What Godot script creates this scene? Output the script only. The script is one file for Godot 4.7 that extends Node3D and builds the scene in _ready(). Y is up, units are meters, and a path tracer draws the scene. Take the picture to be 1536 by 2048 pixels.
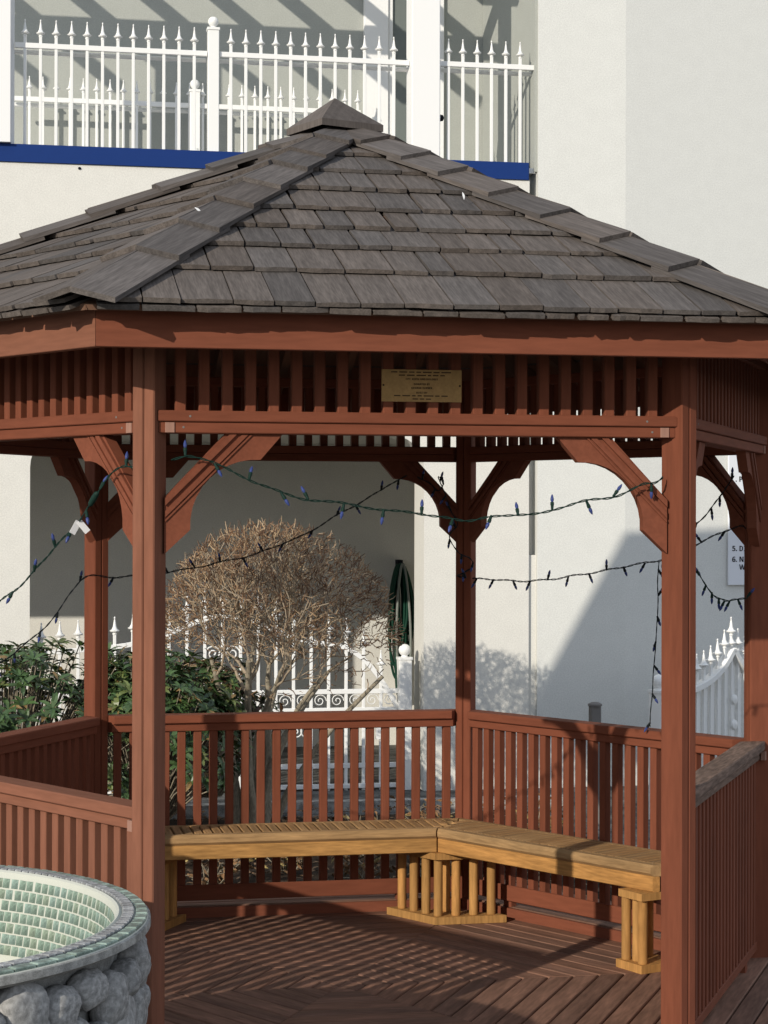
extends Node3D

const T30 := 0.57735027
const GROUND := -0.12
const FACADE := -6.36
var rng := RandomNumberGenerator.new()
var M := {}
var mesh_cache := {}
var taken := {}

# ------------------------------------------------------------------ helpers
func lin(r: float, g: float, b: float) -> Color:
	return Color(r, g, b).linear_to_srgb()

func noise_bytes(size: int, freq: float, sd: int, oct: int, kind: int = FastNoiseLite.TYPE_SIMPLEX_SMOOTH) -> PackedByteArray:
	var n := FastNoiseLite.new()
	n.seed = sd
	n.frequency = freq
	n.noise_type = kind
	n.fractal_octaves = oct
	n.fractal_gain = 0.55
	var im := n.get_seamless_image(size, size)
	im.convert(Image.FORMAT_L8)
	return im.get_data()

func gray_tex(a: PackedByteArray, size: int, lo: float, hi: float, b := PackedByteArray(), mix := 0.0) -> Array:
	var out := PackedByteArray()
	out.resize(size * size)
	for i in size * size:
		var v := a[i] / 255.0
		if mix > 0.0:
			v = lerpf(v, b[i] / 255.0, mix)
		out[i] = int(clampf(lo + (hi - lo) * v, 0.0, 1.0) * 255.0)
	var im := Image.create_from_data(size, size, false, Image.FORMAT_L8, out)
	im.convert(Image.FORMAT_RGB8)
	var nm := Image.create_from_data(size, size, false, Image.FORMAT_L8, out)
	nm.convert(Image.FORMAT_RGB8)
	nm.bump_map_to_normal_map(4.0)
	return [ImageTexture.create_from_image(im), ImageTexture.create_from_image(nm)]

func mat(c: Color, rough := 0.8, tex = null, scale := Vector3.ONE, nscale := 0.0, world := false, offset := Vector3.ZERO, metal := 0.0) -> StandardMaterial3D:
	var m := StandardMaterial3D.new()
	m.albedo_color = c
	m.roughness = rough
	m.metallic = metal
	m.metallic_specular = 0.25
	if tex != null:
		m.albedo_texture = tex[0]
		m.uv1_triplanar = true
		m.uv1_world_triplanar = world
		m.uv1_scale = scale
		m.uv1_offset = offset
		if nscale > 0.0:
			m.normal_enabled = true
			m.normal_texture = tex[1]
			m.normal_scale = nscale
	return m

func variants(key: String, base: Color, n: int, spread: float, rough: float, tex: Array, scale: Vector3, nscale: float) -> void:
	var l: Array = []
	for i in n:
		var f := 1.0 + rng.randf_range(-spread, spread)
		var w := rng.randf_range(-spread, spread) * 0.2
		var c := lin(base.r * f * (1.0 + w), base.g * f, base.b * f * (1.0 - w))
		l.append(mat(c, rough, tex, scale, nscale, false, Vector3(rng.randf(), rng.randf(), rng.randf())))
	M[key] = l

func pick(key: String) -> Material:
	var l: Array = M[key]
	return l[rng.randi() % l.size()]

func stool() -> SurfaceTool:
	var st := SurfaceTool.new()
	st.begin(Mesh.PRIMITIVE_TRIANGLES)
	return st

func tri(st: SurfaceTool, a: Vector3, b: Vector3, c: Vector3, n: Vector3) -> void:
	if (b - a).cross(c - a).dot(n) > 0.0:
		var t := b
		b = c
		c = t
	st.set_normal(n); st.add_vertex(a)
	st.set_normal(n); st.add_vertex(b)
	st.set_normal(n); st.add_vertex(c)

func quad(st: SurfaceTool, a: Vector3, b: Vector3, c: Vector3, d: Vector3, n: Vector3) -> void:
	tri(st, a, b, c, n)
	tri(st, a, c, d, n)

func ccw(poly: PackedVector2Array) -> PackedVector2Array:
	var s := 0.0
	for i in poly.size():
		var j := (i + 1) % poly.size()
		s += poly[i].x * poly[j].y - poly[j].x * poly[i].y
	if s < 0.0:
		poly = poly.duplicate()
		poly.reverse()
	return poly

# profile in (x, z), extruded along y; the ends may be sheared by x (mitres)
func add_prism(st: SurfaceTool, poly: PackedVector2Array, y0: float, s0: float, y1: float, s1: float, x := Transform3D.IDENTITY) -> void:
	poly = ccw(poly)
	var n := poly.size()
	for i in n:
		var p := poly[i]
		var q := poly[(i + 1) % n]
		var nn := (x.basis * Vector3(q.y - p.y, 0, -(q.x - p.x))).normalized()
		quad(st, x * Vector3(p.x, y0 + s0 * p.x, p.y), x * Vector3(q.x, y0 + s0 * q.x, q.y), x * Vector3(q.x, y1 + s1 * q.x, q.y), x * Vector3(p.x, y1 + s1 * p.x, p.y), nn)
	var idx := Geometry2D.triangulate_polygon(poly)
	var n0 := (x.basis * Vector3(s0, -1, 0)).normalized()
	var n1 := (x.basis * Vector3(-s1, 1, 0)).normalized()
	for i in range(0, idx.size(), 3):
		var a := poly[idx[i]]
		var b := poly[idx[i + 1]]
		var c := poly[idx[i + 2]]
		tri(st, x * Vector3(a.x, y0 + s0 * a.x, a.y), x * Vector3(b.x, y0 + s0 * b.x, b.y), x * Vector3(c.x, y0 + s0 * c.x, c.y), n0)
		tri(st, x * Vector3(a.x, y1 + s1 * a.x, a.y), x * Vector3(b.x, y1 + s1 * b.x, b.y), x * Vector3(c.x, y1 + s1 * c.x, c.y), n1)

func prism(poly: PackedVector2Array, y0: float, y1: float, s0 := 0.0, s1 := 0.0) -> ArrayMesh:
	var st := stool()
	add_prism(st, poly, y0, s0, y1, s1)
	return st.commit()

func rect(x0: float, x1: float, z0: float, z1: float, b := 0.002) -> PackedVector2Array:
	return PackedVector2Array([Vector2(x0 + b, z0), Vector2(x1 - b, z0), Vector2(x1, z0 + b), Vector2(x1, z1 - b), Vector2(x1 - b, z1), Vector2(x0 + b, z1), Vector2(x0, z1 - b), Vector2(x0, z0 + b)])

# a stick along y from 0 to l, w across x and d across z, edges eased
func stick(w: float, l: float, d: float, b := 0.002) -> ArrayMesh:
	var key := "stick %.4f %.4f %.4f %.4f" % [w, l, d, b]
	if not mesh_cache.has(key):
		mesh_cache[key] = prism(rect(-w / 2, w / 2, -d / 2, d / 2, b), 0, l)
	return mesh_cache[key]

func slab(x0: float, x1: float, y0: float, y1: float, z0: float, z1: float, b := 0.004) -> ArrayMesh:
	return prism(rect(x0, x1, z0, z1, b), y0, y1)

# polygon in (x, y) with its own lower and upper height at every corner
func add_plate(st: SurfaceTool, poly: PackedVector2Array, zb: Callable, zt: Callable) -> void:
	poly = ccw(poly)
	var n := poly.size()
	var idx := Geometry2D.triangulate_polygon(poly)
	for i in range(0, idx.size(), 3):
		var t: Array = []
		var u: Array = []
		for k in 3:
			var p := poly[idx[i + k]]
			t.append(Vector3(p.x, p.y, zt.call(p)))
			u.append(Vector3(p.x, p.y, zb.call(p)))
		var nt: Vector3 = (t[1] - t[0]).cross(t[2] - t[0]).normalized()
		var nb: Vector3 = (u[1] - u[0]).cross(u[2] - u[0]).normalized()
		if nt.z < 0: nt = -nt
		if nb.z > 0: nb = -nb
		tri(st, t[0], t[1], t[2], nt)
		tri(st, u[0], u[1], u[2], nb)
	for i in n:
		var p := poly[i]
		var q := poly[(i + 1) % n]
		quad(st, Vector3(p.x, p.y, zb.call(p)), Vector3(q.x, q.y, zb.call(q)), Vector3(q.x, q.y, zt.call(q)), Vector3(p.x, p.y, zt.call(p)), Vector3(q.y - p.y, -(q.x - p.x), 0).normalized())

# a smooth tube through points
func add_tube(st: SurfaceTool, pts: PackedVector3Array, radii: PackedFloat32Array, sides: int, col = null) -> void:
	var n := pts.size()
	var up := Vector3.UP
	var rings: Array = []
	for i in n:
		var d := (pts[mini(i + 1, n - 1)] - pts[maxi(i - 1, 0)]).normalized()
		if absf(d.dot(up)) > 0.95:
			up = Vector3.RIGHT if absf(d.x) < 0.9 else Vector3.FORWARD
		var u := d.cross(up).normalized()
		var v := d.cross(u).normalized()
		up = -v
		var ring: Array = []
		for k in sides:
			var a := TAU * k / sides
			ring.append(u * cos(a) + v * sin(a))
		rings.append(ring)
	for i in n - 1:
		for k in sides:
			var k2 := (k + 1) % sides
			var a0: Vector3 = rings[i][k]
			var a1: Vector3 = rings[i][k2]
			var b0: Vector3 = rings[i + 1][k]
			var b1: Vector3 = rings[i + 1][k2]
			var p := [pts[i] + a0 * radii[i], pts[i] + a1 * radii[i], pts[i + 1] + b1 * radii[i + 1], pts[i + 1] + b0 * radii[i + 1]]
			var nn := [a0, a1, b1, b0]
			var order := [0, 1, 2, 0, 2, 3]
			if (p[1] - p[0]).cross(p[2] - p[0]).dot(a0 + b1) > 0.0:
				order = [0, 2, 1, 0, 3, 2]
			for o in order:
				if col != null: st.set_color(col)
				st.set_normal(nn[o])
				st.add_vertex(p[o])
	for e in [0, n - 1]:
		var d2: Vector3 = (pts[0] - pts[1]).normalized() if e == 0 else (pts[n - 1] - pts[n - 2]).normalized()
		if sides < 4: continue
		for k in range(1, sides - 1):
			if col != null: st.set_color(col)
			tri(st, pts[e] + rings[e][0] * radii[e], pts[e] + rings[e][k] * radii[e], pts[e] + rings[e][k + 1] * radii[e], d2)

func tube_mesh(pts: PackedVector3Array, r: float, sides := 6) -> ArrayMesh:
	var st := stool()
	var rr := PackedFloat32Array()
	for i in pts.size(): rr.append(r)
	add_tube(st, pts, rr, sides)
	return st.commit()

# profile of (radius, height) pairs turned about y
func add_lathe(st: SurfaceTool, prof: Array, segs: int, x := Transform3D.IDENTITY) -> void:
	for i in prof.size() - 1:
		var p: Vector2 = prof[i]
		var q: Vector2 = prof[i + 1]
		if p.is_equal_approx(q): continue
		var e := (q - p).normalized()
		var nr := Vector2(e.y, -e.x)
		for k in segs:
			var a := TAU * k / segs
			var b := TAU * (k + 1) / segs
			var da := Vector3(cos(a), 0, sin(a))
			var db := Vector3(cos(b), 0, sin(b))
			var na := (x.basis * (da * nr.x + Vector3.UP * nr.y)).normalized()
			var nb := (x.basis * (db * nr.x + Vector3.UP * nr.y)).normalized()
			var v := [x * (da * p.x + Vector3.UP * p.y), x * (db * p.x + Vector3.UP * p.y), x * (db * q.x + Vector3.UP * q.y), x * (da * q.x + Vector3.UP * q.y)]
			var nn := [na, nb, nb, na]
			for t in [[0, 1, 2], [0, 2, 3]]:
				var o: Array = t
				var cr: Vector3 = (v[o[1]] - v[o[0]]).cross(v[o[2]] - v[o[0]])
				if cr.length_squared() < 1e-16: continue
				if cr.dot(na + nb) > 0.0: o = [t[0], t[2], t[1]]
				for j in o:
					st.set_normal(nn[j])
					st.add_vertex(v[j])

func lathe(prof: Array, segs := 12) -> ArrayMesh:
	var st := stool()
	add_lathe(st, prof, segs)
	return st.commit()

func part(parent: Node3D, called: String, m: Mesh, material: Material, x := Transform3D.IDENTITY) -> MeshInstance3D:
	var o := MeshInstance3D.new()
	o.name = called
	o.mesh = m
	o.material_override = material
	o.transform = x
	parent.add_child(o, true)
	return o

func group_part(parent: Node3D, called: String, x := Transform3D.IDENTITY) -> Node3D:
	var o := Node3D.new()
	o.name = called
	o.transform = x
	parent.add_child(o, true)
	return o

func numbered(called: String) -> String:
	var n: int = taken.get(called, 0)
	taken[called] = n + 1
	return called if n == 0 else "%s_%03d" % [called, n]

func tag(o: Node, label: String, category: String, grp := "") -> void:
	o.set_meta("label", label)
	o.set_meta("category", category)
	if grp != "": o.set_meta("group", grp)

func thing(called: String, label: String, category: String, at := Vector3.ZERO, grp := "") -> Node3D:
	var o := Node3D.new()
	o.name = numbered(called)
	add_child(o)
	o.position = at
	tag(o, label, category, grp)
	return o

func struct(called: String, m: Mesh, material: Material, x := Transform3D.IDENTITY) -> MeshInstance3D:
	var o := MeshInstance3D.new()
	o.name = numbered(called)
	o.mesh = m
	o.material_override = material
	o.transform = x
	add_child(o)
	o.set_meta("kind", "structure")
	return o

func fn(k: float) -> Vector3: return Vector3(sin(deg_to_rad(k * 60.0)), 0, cos(deg_to_rad(k * 60.0)))
func ft(k: float) -> Vector3: return Vector3(cos(deg_to_rad(k * 60.0)), 0, -sin(deg_to_rad(k * 60.0)))
func along(k: float) -> Transform3D: return Transform3D(Basis(fn(k), ft(k), Vector3.UP), Vector3.ZERO)      # x out, y along the side, z up
func upright(k: float, at: Vector3) -> Transform3D: return Transform3D(Basis(ft(k), Vector3.UP, fn(k)), at)  # x along the side, y up, z out
func wall_frame(z: float) -> Transform3D: return Transform3D(Basis(Vector3.RIGHT, Vector3.FORWARD, Vector3.UP), Vector3(0, 0, z))  # profile (x, height), y runs into the wall

# ------------------------------------------------------------------ main
func _ready() -> void:
	rng.seed = 7
	var cam := Camera3D.new()
	cam.name = "camera"
	add_child(cam)
	cam.position = Vector3(-1.371, 1.83, 7.842)
	cam.rotation = Vector3(deg_to_rad(0.15), deg_to_rad(-11.151), 0, )
	cam.rotate_object_local(Vector3.FORWARD, deg_to_rad(-0.13))
	cam.fov = 28.22
	cam.near = 0.1
	cam.far = 400.0
	cam.current = true
	var we := WorldEnvironment.new()
	we.name = "environment"
	var env := Environment.new()
	var sky := Sky.new()
	var sm := ProceduralSkyMaterial.new()
	sm.sky_top_color = Color(0.56, 0.60, 0.66)
	sm.sky_horizon_color = Color(0.82, 0.82, 0.81)
	sm.sky_curve = 0.12
	sm.ground_bottom_color = Color(0.30, 0.29, 0.27)
	sm.ground_horizon_color = Color(0.62, 0.64, 0.64)
	sm.energy_multiplier = 1.9
	sky.sky_material = sm
	env.background_mode = Environment.BG_SKY
	env.sky = sky
	env.tonemap_mode = Environment.TONE_MAPPER_LINEAR
	env.tonemap_exposure = 1.0
	env.sdfgi_enabled = true
	env.ssao_enabled = true
	env.ssil_enabled = true
	we.environment = env
	add_child(we)
	var sun := DirectionalLight3D.new()
	sun.name = "sun"
	add_child(sun)
	sun.look_at_from_position(Vector3.ZERO, Vector3(0.703, -0.36, -0.711), Vector3.UP)
	sun.light_energy = 1.2
	sun.light_color = Color(1.0, 0.965, 0.905)
	sun.light_angular_distance = 0.45
	sun.shadow_enabled = true

	make_materials()
	make_ground()
	make_building()
	make_balcony()
	make_gazebo()
	make_bench()
	make_basin()
	make_gate_fence()
	make_side_gate()
	make_tree()
	make_bush()
	make_bed_plants()
	make_strings()
	make_small_things()

func make_materials() -> void:
	var ga := noise_bytes(512, 0.025, 11, 5)
	var gb := noise_bytes(512, 0.006, 12, 2)
	var stain := gray_tex(ga, 512, 0.85, 1.02, gb, 0.45)
	var rough_grain := gray_tex(ga, 512, 0.52, 1.05, gb, 0.3)
	var gc := noise_bytes(512, 0.09, 13, 4)
	var gd := noise_bytes(512, 0.008, 14, 4)
	var stucco := gray_tex(gc, 512, 0.88, 1.0, gd, 0.16)
	var stone := gray_tex(gc, 512, 0.35, 1.1, gd, 0.55)
	var soil := gray_tex(gc, 512, 0.3, 1.1, gd, 0.25)
	M.stucco_tex = stucco
	var weather := gray_tex(ga, 512, 0.66, 1.06, gb, 0.45)
	variants("red", Color(0.208, 0.066, 0.036), 9, 0.11, 0.8, stain, Vector3(4, 0.5, 4), 0.0)
	variants("faded", Color(0.250, 0.104, 0.064), 4, 0.05, 0.85, stain, Vector3(4, 0.5, 4), 0.0)
	variants("deck", Color(0.270, 0.146, 0.100), 7, 0.15, 0.85, weather, Vector3(4, 0.5, 4), 0.0)
	variants("shingle", Color(0.152, 0.131, 0.118), 12, 0.19, 0.95, weather, Vector3(9, 0.8, 9), 0.8)
	variants("hipwood", Color(0.155, 0.134, 0.122), 8, 0.16, 0.92, weather, Vector3(9, 0.7, 9), 0.6)
	variants("cedar", Color(0.53, 0.275, 0.090), 6, 0.17, 0.75, weather, Vector3(5, 0.6, 5), 0.0)
	variants("cedartop", Color(0.46, 0.275, 0.125), 6, 0.16, 0.75, weather, Vector3(5, 0.6, 5), 0.0)
	M.pale = mat(lin(0.36, 0.20, 0.15), 0.75, stain, Vector3(4, 0.5, 4), 0.3)
	M.greyrail = mat(lin(0.29, 0.195, 0.15), 0.85, rough_grain, Vector3(4, 0.5, 4), 0.5)
	M.sheath = mat(lin(0.215, 0.120, 0.080), 0.9, stain, Vector3(4, 0.5, 4), 0.3)
	M.wall = mat(lin(0.79, 0.775, 0.72), 0.92, stucco, Vector3(1.6, 1.6, 1.6), 0.5, true)
	M.wall2 = mat(lin(0.77, 0.775, 0.74), 0.92, stucco, Vector3(1.6, 1.6, 1.6), 0.6, true)
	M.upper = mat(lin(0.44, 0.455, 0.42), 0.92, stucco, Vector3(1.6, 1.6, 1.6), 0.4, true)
	M.white = mat(lin(0.82, 0.82, 0.80), 0.45)
	M.whitewall = mat(lin(0.82, 0.82, 0.81), 0.7)
	M.blue = mat(lin(0.012, 0.042, 0.19), 0.55, stucco, Vector3(3, 3, 3), 0.2, true)
	M.grey = mat(lin(0.20, 0.19, 0.18), 0.8, stucco, Vector3(3, 3, 3), 0.2, true)
	M.glass = mat(lin(0.16, 0.18, 0.17), 0.15)
	M.paving = mat(lin(0.24, 0.235, 0.22), 0.92, stone, Vector3(0.9, 0.9, 0.9), 0.4, true)
	M.soil = mat(lin(0.075, 0.052, 0.036), 0.97, soil, Vector3(2.5, 2.5, 2.5), 1.0, true)
	M.kerb = mat(lin(0.62, 0.61, 0.58), 0.9, stone, Vector3(3, 3, 3), 0.4, true)
	var sl: Array = []
	for i in 5:
		var f := rng.randf_range(0.75, 1.2)
		sl.append(mat(lin(0.64 * f, 0.63 * f, 0.61 * f), 0.9, stone, Vector3(0.7, 0.7, 0.7), 1.2, false, Vector3(rng.randf(), rng.randf(), rng.randf())))
	M.stones = sl
	M.mortar = mat(lin(0.40, 0.40, 0.385), 0.95, stone, Vector3(5, 5, 5), 0.6)
	M.grout = mat(lin(0.56, 0.57, 0.50), 0.85, stucco, Vector3(6, 6, 6), 0.3)
	M.rimcement = mat(lin(0.58, 0.57, 0.53), 0.85, stone, Vector3(6, 6, 6), 0.4)
	var tl: Array = []
	for c in [[0.34, 0.46, 0.37], [0.37, 0.49, 0.40], [0.32, 0.43, 0.35], [0.39, 0.48, 0.37], [0.37, 0.50, 0.43]]:
		tl.append(mat(lin(c[0], c[1], c[2]), 0.3, stone, Vector3(9, 9, 9), 0.15))
	M.tiles = tl
	var gl: Array = []
	for f in [0.8, 1.0, 1.2]:
		gl.append(mat(lin(0.52 * f, 0.53 * f, 0.53 * f), 0.4, stone, Vector3(9, 9, 9), 0.15))
	M.greytiles = gl
	var rl: Array = []
	for f in [0.85, 1.0, 1.15]:
		rl.append(mat(lin(0.43 * f, 0.55 * f, 0.47 * f), 0.35, stone, Vector3(9, 9, 9), 0.15))
	M.rimtiles = rl
	M.brass = mat(lin(0.44, 0.26, 0.095), 0.45, stain, Vector3(6, 6, 6))
	M.engraved = mat(lin(0.06, 0.035, 0.02), 0.8)
	M.wire = mat(lin(0.010, 0.030, 0.023), 0.6)
	M.darkwire = mat(lin(0.012, 0.016, 0.018), 0.6)
	M.bulb = mat(lin(0.045, 0.065, 0.20), 0.25)
	M.bulb.backlight = Color(0.25, 0.32, 0.6)
	M.tagpaper = mat(lin(0.8, 0.8, 0.8), 0.7)
	M.hose = mat(lin(0.008, 0.045, 0.028), 0.5)
	M.hosegrey = mat(lin(0.22, 0.24, 0.22), 0.5)
	M.signboard = mat(lin(0.74, 0.76, 0.80), 0.6)
	M.ink = mat(lin(0.01, 0.01, 0.015), 0.7)
	M.bark = mat(lin(0.46, 0.40, 0.30), 0.95, rough_grain, Vector3(6, 2, 6), 0.8)
	M.twig = StandardMaterial3D.new()
	M.twig.vertex_color_use_as_albedo = true
	M.twig.roughness = 0.95
	M.leaf = StandardMaterial3D.new()
	M.leaf.vertex_color_use_as_albedo = true
	M.leaf.roughness = 0.42
	M.leaf.backlight = Color(0.12, 0.16, 0.05)
	M.dryleaf = StandardMaterial3D.new()
	M.dryleaf.vertex_color_use_as_albedo = true
	M.dryleaf.roughness = 0.9

func make_ground() -> void:
	var st := stool()
	quad(st, Vector3(-200, GROUND, -200), Vector3(200, GROUND, -200), Vector3(200, GROUND, 200), Vector3(-200, GROUND, 200), Vector3.UP)
	struct("ground", st.commit(), M.paving)
	# planting bed behind the gazebo, a low uneven mound of soil
	st = stool()
	var nx := 40
	var nz := 24
	var h := FastNoiseLite.new()
	h.seed = 5
	h.frequency = 1.6
	var bed := func(i: int, j: int) -> Vector3:
		var x := lerpf(-4.2, 2.35, float(i) / nx)
		var z := lerpf(-5.3, -1.75, float(j) / nz)
		var e: float = minf(1.0, minf(minf(i, nx - i), minf(j, nz - j)) / 2.0)
		return Vector3(x, GROUND - 0.02 + e * (0.065 + 0.035 * h.get_noise_2d(x, z)), z)
	for i in nx:
		for j in nz:
			var a: Vector3 = bed.call(i, j)
			var b: Vector3 = bed.call(i + 1, j)
			var c: Vector3 = bed.call(i + 1, j + 1)
			var d: Vector3 = bed.call(i, j + 1)
			var n1 := (c - a).cross(b - a).normalized()
			if n1.y < 0: n1 = -n1
			quad(st, a, b, c, d, n1)
	struct("planting_bed", st.commit(), M.soil)
	# pale stone edging along the far side of the bed
	var edging := thing("bed_edging", "pale stone edging along the planting bed before the white fence", "edging", Vector3(-4.2, GROUND, -5.42))
	var x0 := 0.0
	while x0 < 6.4:
		var l := rng.randf_range(0.42, 0.6)
		part(edging, "edging_stone", slab(x0 + 0.004, x0 + l - 0.004, -0.02, 0.075 + rng.randf_range(-0.006, 0.006), -0.055, 0.055, 0.01), M.kerb)
		x0 += l

# ------------------------------------------------------------------ building
func arch_wall() -> PackedVector2Array:
	var p := PackedVector2Array([Vector2(-6.2, GROUND - 0.05), Vector2(-6.2, 4.262), Vector2(2.493, 4.262), Vector2(2.493, GROUND - 0.05)])
	for o in [[-1.051, 1.72], [-5.75, -2.97]]:
		var l: float = o[0]
		var r: float = o[1]
		p.append(Vector2(r, GROUND - 0.05))
		for i in 9:
			var a := PI / 2 * i / 8
			p.append(Vector2(r - 0.25 + 0.25 * cos(a), 2.17 + 0.25 * sin(a)))
		for i in 9:
			var a := PI / 2 * (1.0 - i / 8.0)
			p.append(Vector2(l + 0.25 - 0.25 * cos(a), 2.17 + 0.25 * sin(a)))
		p.append(Vector2(l, GROUND - 0.05))
	return p

func make_building() -> void:
	var b := thing("building", "white stucco building with wide porch arch and railed balcony above", "building", Vector3(0, 0, 0))
	part(b, "arcade_wall", prism(arch_wall(), 0, 0.33), M.wall, wall_frame(FACADE))
	part(b, "porch_back_wall", slab(-6.2, 3.2, GROUND - 0.05, 2.6, -9.45, -9.17), M.wall)
	part(b, "porch_ceiling", slab(-6.2, 3.2, 2.45, 2.60, -9.17, FACADE - 0.332), M.wall)
	part(b, "porch_side_wall", slab(3.0, 3.2, GROUND - 0.05, 2.45, -9.17, FACADE - 0.332), M.wall)
	part(b, "porch_floor", slab(-6.2, 3.0, GROUND - 0.1, GROUND + 0.012, -9.17, FACADE - 0.2), M.paving)
	# projecting right block: two faces that meet in a shallow corner
	var blk := PackedVector2Array([Vector2(2.557, -6.36), Vector2(3.215, -6.36), Vector2(7.2, -7.0), Vector2(7.2, -9.6), Vector2(3.205, -9.6), Vector2(3.205, -7.3), Vector2(2.557, -7.3)])
	var st := stool()
	add_prism(st, blk, GROUND - 0.05, 0, 9.0, 0)
	part(b, "projecting_wall", st.commit(), M.wall2)
	# narrow joint between the two walls, open above and filled below
	part(b, "joint_back", slab(2.40, 2.556, GROUND - 0.05, 4.15, -6.80, -6.692, 0.001), M.wall)
	part(b, "joint_infill", slab(2.494, 2.556, 1.562, 4.15, -6.69, -6.48, 0.001), M.wall)
	part(b, "joint_filling", slab(2.494, 2.556, GROUND - 0.05, 1.56, -6.69, -6.385, 0.001), M.wall)
	# balcony edge
	var band := part(b, "blue_fascia", slab(-6.2, 2.487, 4.264, 4.386, -6.60, -6.345, 0.006), M.blue)
	band.set_meta("label", "dark blue painted balcony edge")
	part(b, "balcony_slab", slab(-6.2, 2.55, 4.16, 4.33, -8.3, -6.70), M.whitewall)
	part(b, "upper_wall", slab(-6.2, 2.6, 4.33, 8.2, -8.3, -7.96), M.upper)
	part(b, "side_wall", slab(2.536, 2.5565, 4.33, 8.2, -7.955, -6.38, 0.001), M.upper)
	part(b, "pilaster", slab(1.568, 1.761, 4.33, 7.8, -7.96, -7.90), M.whitewall)
	var w := part(b, "window", slab(1.80, 2.18, 4.62, 6.6, -7.962, -7.945), M.glass)
	part(w, "frame", slab(1.765, 1.80, 4.58, 6.64, -7.962, -7.92), M.whitewall)
	part(w, "frame", slab(2.18, 2.215, 4.58, 6.64, -7.962, -7.92), M.whitewall)
	part(b, "column", slab(1.618, 1.826, 4.39, 6.25, -6.53, -6.33, 0.006), M.whitewall)
	part(b, "column", slab(-1.46, -1.187, 4.39, 6.25, -6.56, -6.30, 0.006), M.whitewall)
	part(b, "column_trim", slab(-1.187, -1.163, 4.39, 6.25, -6.50, -6.42, 0.002), M.whitewall)
	# drip stains' row of small bolts under the fascia
	part(b, "bolt", lathe([Vector2(0.0, 0.012), Vector2(0.009, 0.008), Vector2(0.011, 0.0)], 8), M.ink, Transform3D(Basis(Vector3.RIGHT, PI / 2), Vector3(-0.72, 4.235, FACADE)))
	part(b, "lamp_socket", lathe([Vector2(0.0, 0.05), Vector2(0.022, 0.04), Vector2(0.028, 0.0)], 10), M.ink, Transform3D(Basis(Vector3.FORWARD, PI / 2), Vector3(1.826, 4.70, -6.43)))

	var pg := thing("pergola", "white pergola rafters sloping over the balcony", "pergola", Vector3(0, 0, 0))
	part(pg, "front_beam", slab(-3.4, 2.46, 6.253, 6.40, -6.52, -6.36), M.whitewall)
	part(pg, "back_beam", slab(-3.4, 2.46, 6.80, 6.95, -7.955, -7.86), M.whitewall)
	for i in 10:
		var x := -3.1 + 0.57 * i
		var a := Vector3(x, 6.26, -5.75)
		var c := Vector3(x, 6.80, -7.86)
		var d := (c - a)
		var y := d.normalized()
		part(pg, "rafter", stick(0.05, d.length(), 0.11), M.whitewall, Transform3D(Basis(Vector3.RIGHT, y, Vector3.RIGHT.cross(y)), a))

func spear_mesh() -> ArrayMesh:
	if not mesh_cache.has("spear"):
		mesh_cache["spear"] = lathe([Vector2(0.010, -0.012), Vector2(0.016, -0.008), Vector2(0.016, 0.0), Vector2(0.009, 0.006), Vector2(0.032, 0.012), Vector2(0.036, 0.020), Vector2(0.022, 0.028), Vector2(0.013, 0.046), Vector2(0.007, 0.085), Vector2(0.004, 0.100), Vector2(0.0065, 0.108), Vector2(0.004, 0.116), Vector2(0.0, 0.118)], 8)
	return mesh_cache["spear"]

func ball_post(parent: Node3D, at: Vector3, w: float, h: float, material: Material) -> void:
	var p := part(parent, "post", stick(w, h, w, 0.004), material, Transform3D(Basis(), at))
	part(p, "post_cap", stick(w * 1.14, 0.018, w * 1.14, 0.004), material, Transform3D(Basis(), Vector3(0, h, 0)))
	var prof: Array = [Vector2(w * 0.28, 0.0), Vector2(w * 0.24, 0.012)]
	for i in 9:
		var a := -PI / 2 + PI * (i + 1.0) / 9.5
		prof.append(Vector2(w * 0.48 * cos(a) if i < 8 else 0.0, 0.012 + w * 0.42 + w * 0.48 * sin(a)))
	part(p, "ball", lathe(prof, 14), material, Transform3D(Basis(), Vector3(0, h + 0.018, 0)))

func railing(label: String, x0: float, x1: float, z: float, top: float, bottom: float, first: float, step: float, scale: float, grp: String) -> Node3D:
	var t := thing("balcony_railing", label, "railing", Vector3(x0, bottom, z), grp)
	var flat := Basis(Vector3.UP, Vector3.RIGHT, Vector3.BACK * -1.0)
	part(t, "top_rail", stick(0.036, x1 - x0, 0.030), M.white, Transform3D(flat, Vector3(0, top - bottom - 0.018, 0)))
	part(t, "hand_rail", tube_mesh(PackedVector3Array([Vector3(0, 0, 0), Vector3(x1 - x0, 0, 0)]), 0.016, 10), M.white, Transform3D(Basis(), Vector3(0, top - bottom - 0.052, -0.055)))
	part(t, "bottom_rail", stick(0.036, x1 - x0, 0.030), M.white, Transform3D(flat, Vector3(0, 0.06, 0)))
	var x := first
	while x < x1 - 0.02:
		var p := part(t, "picket", stick(0.021 * scale, top - bottom + 0.05, 0.021 * scale), M.white, Transform3D(Basis(), Vector3(x - x0, 0, 0.0)))
		part(p, "spear", spear_mesh(), M.white, Transform3D(Basis().scaled(Vector3(0.86, 0.95, 0.86) * scale), Vector3(0, top - bottom + 0.055, 0)))
		x += step
	return t

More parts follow.
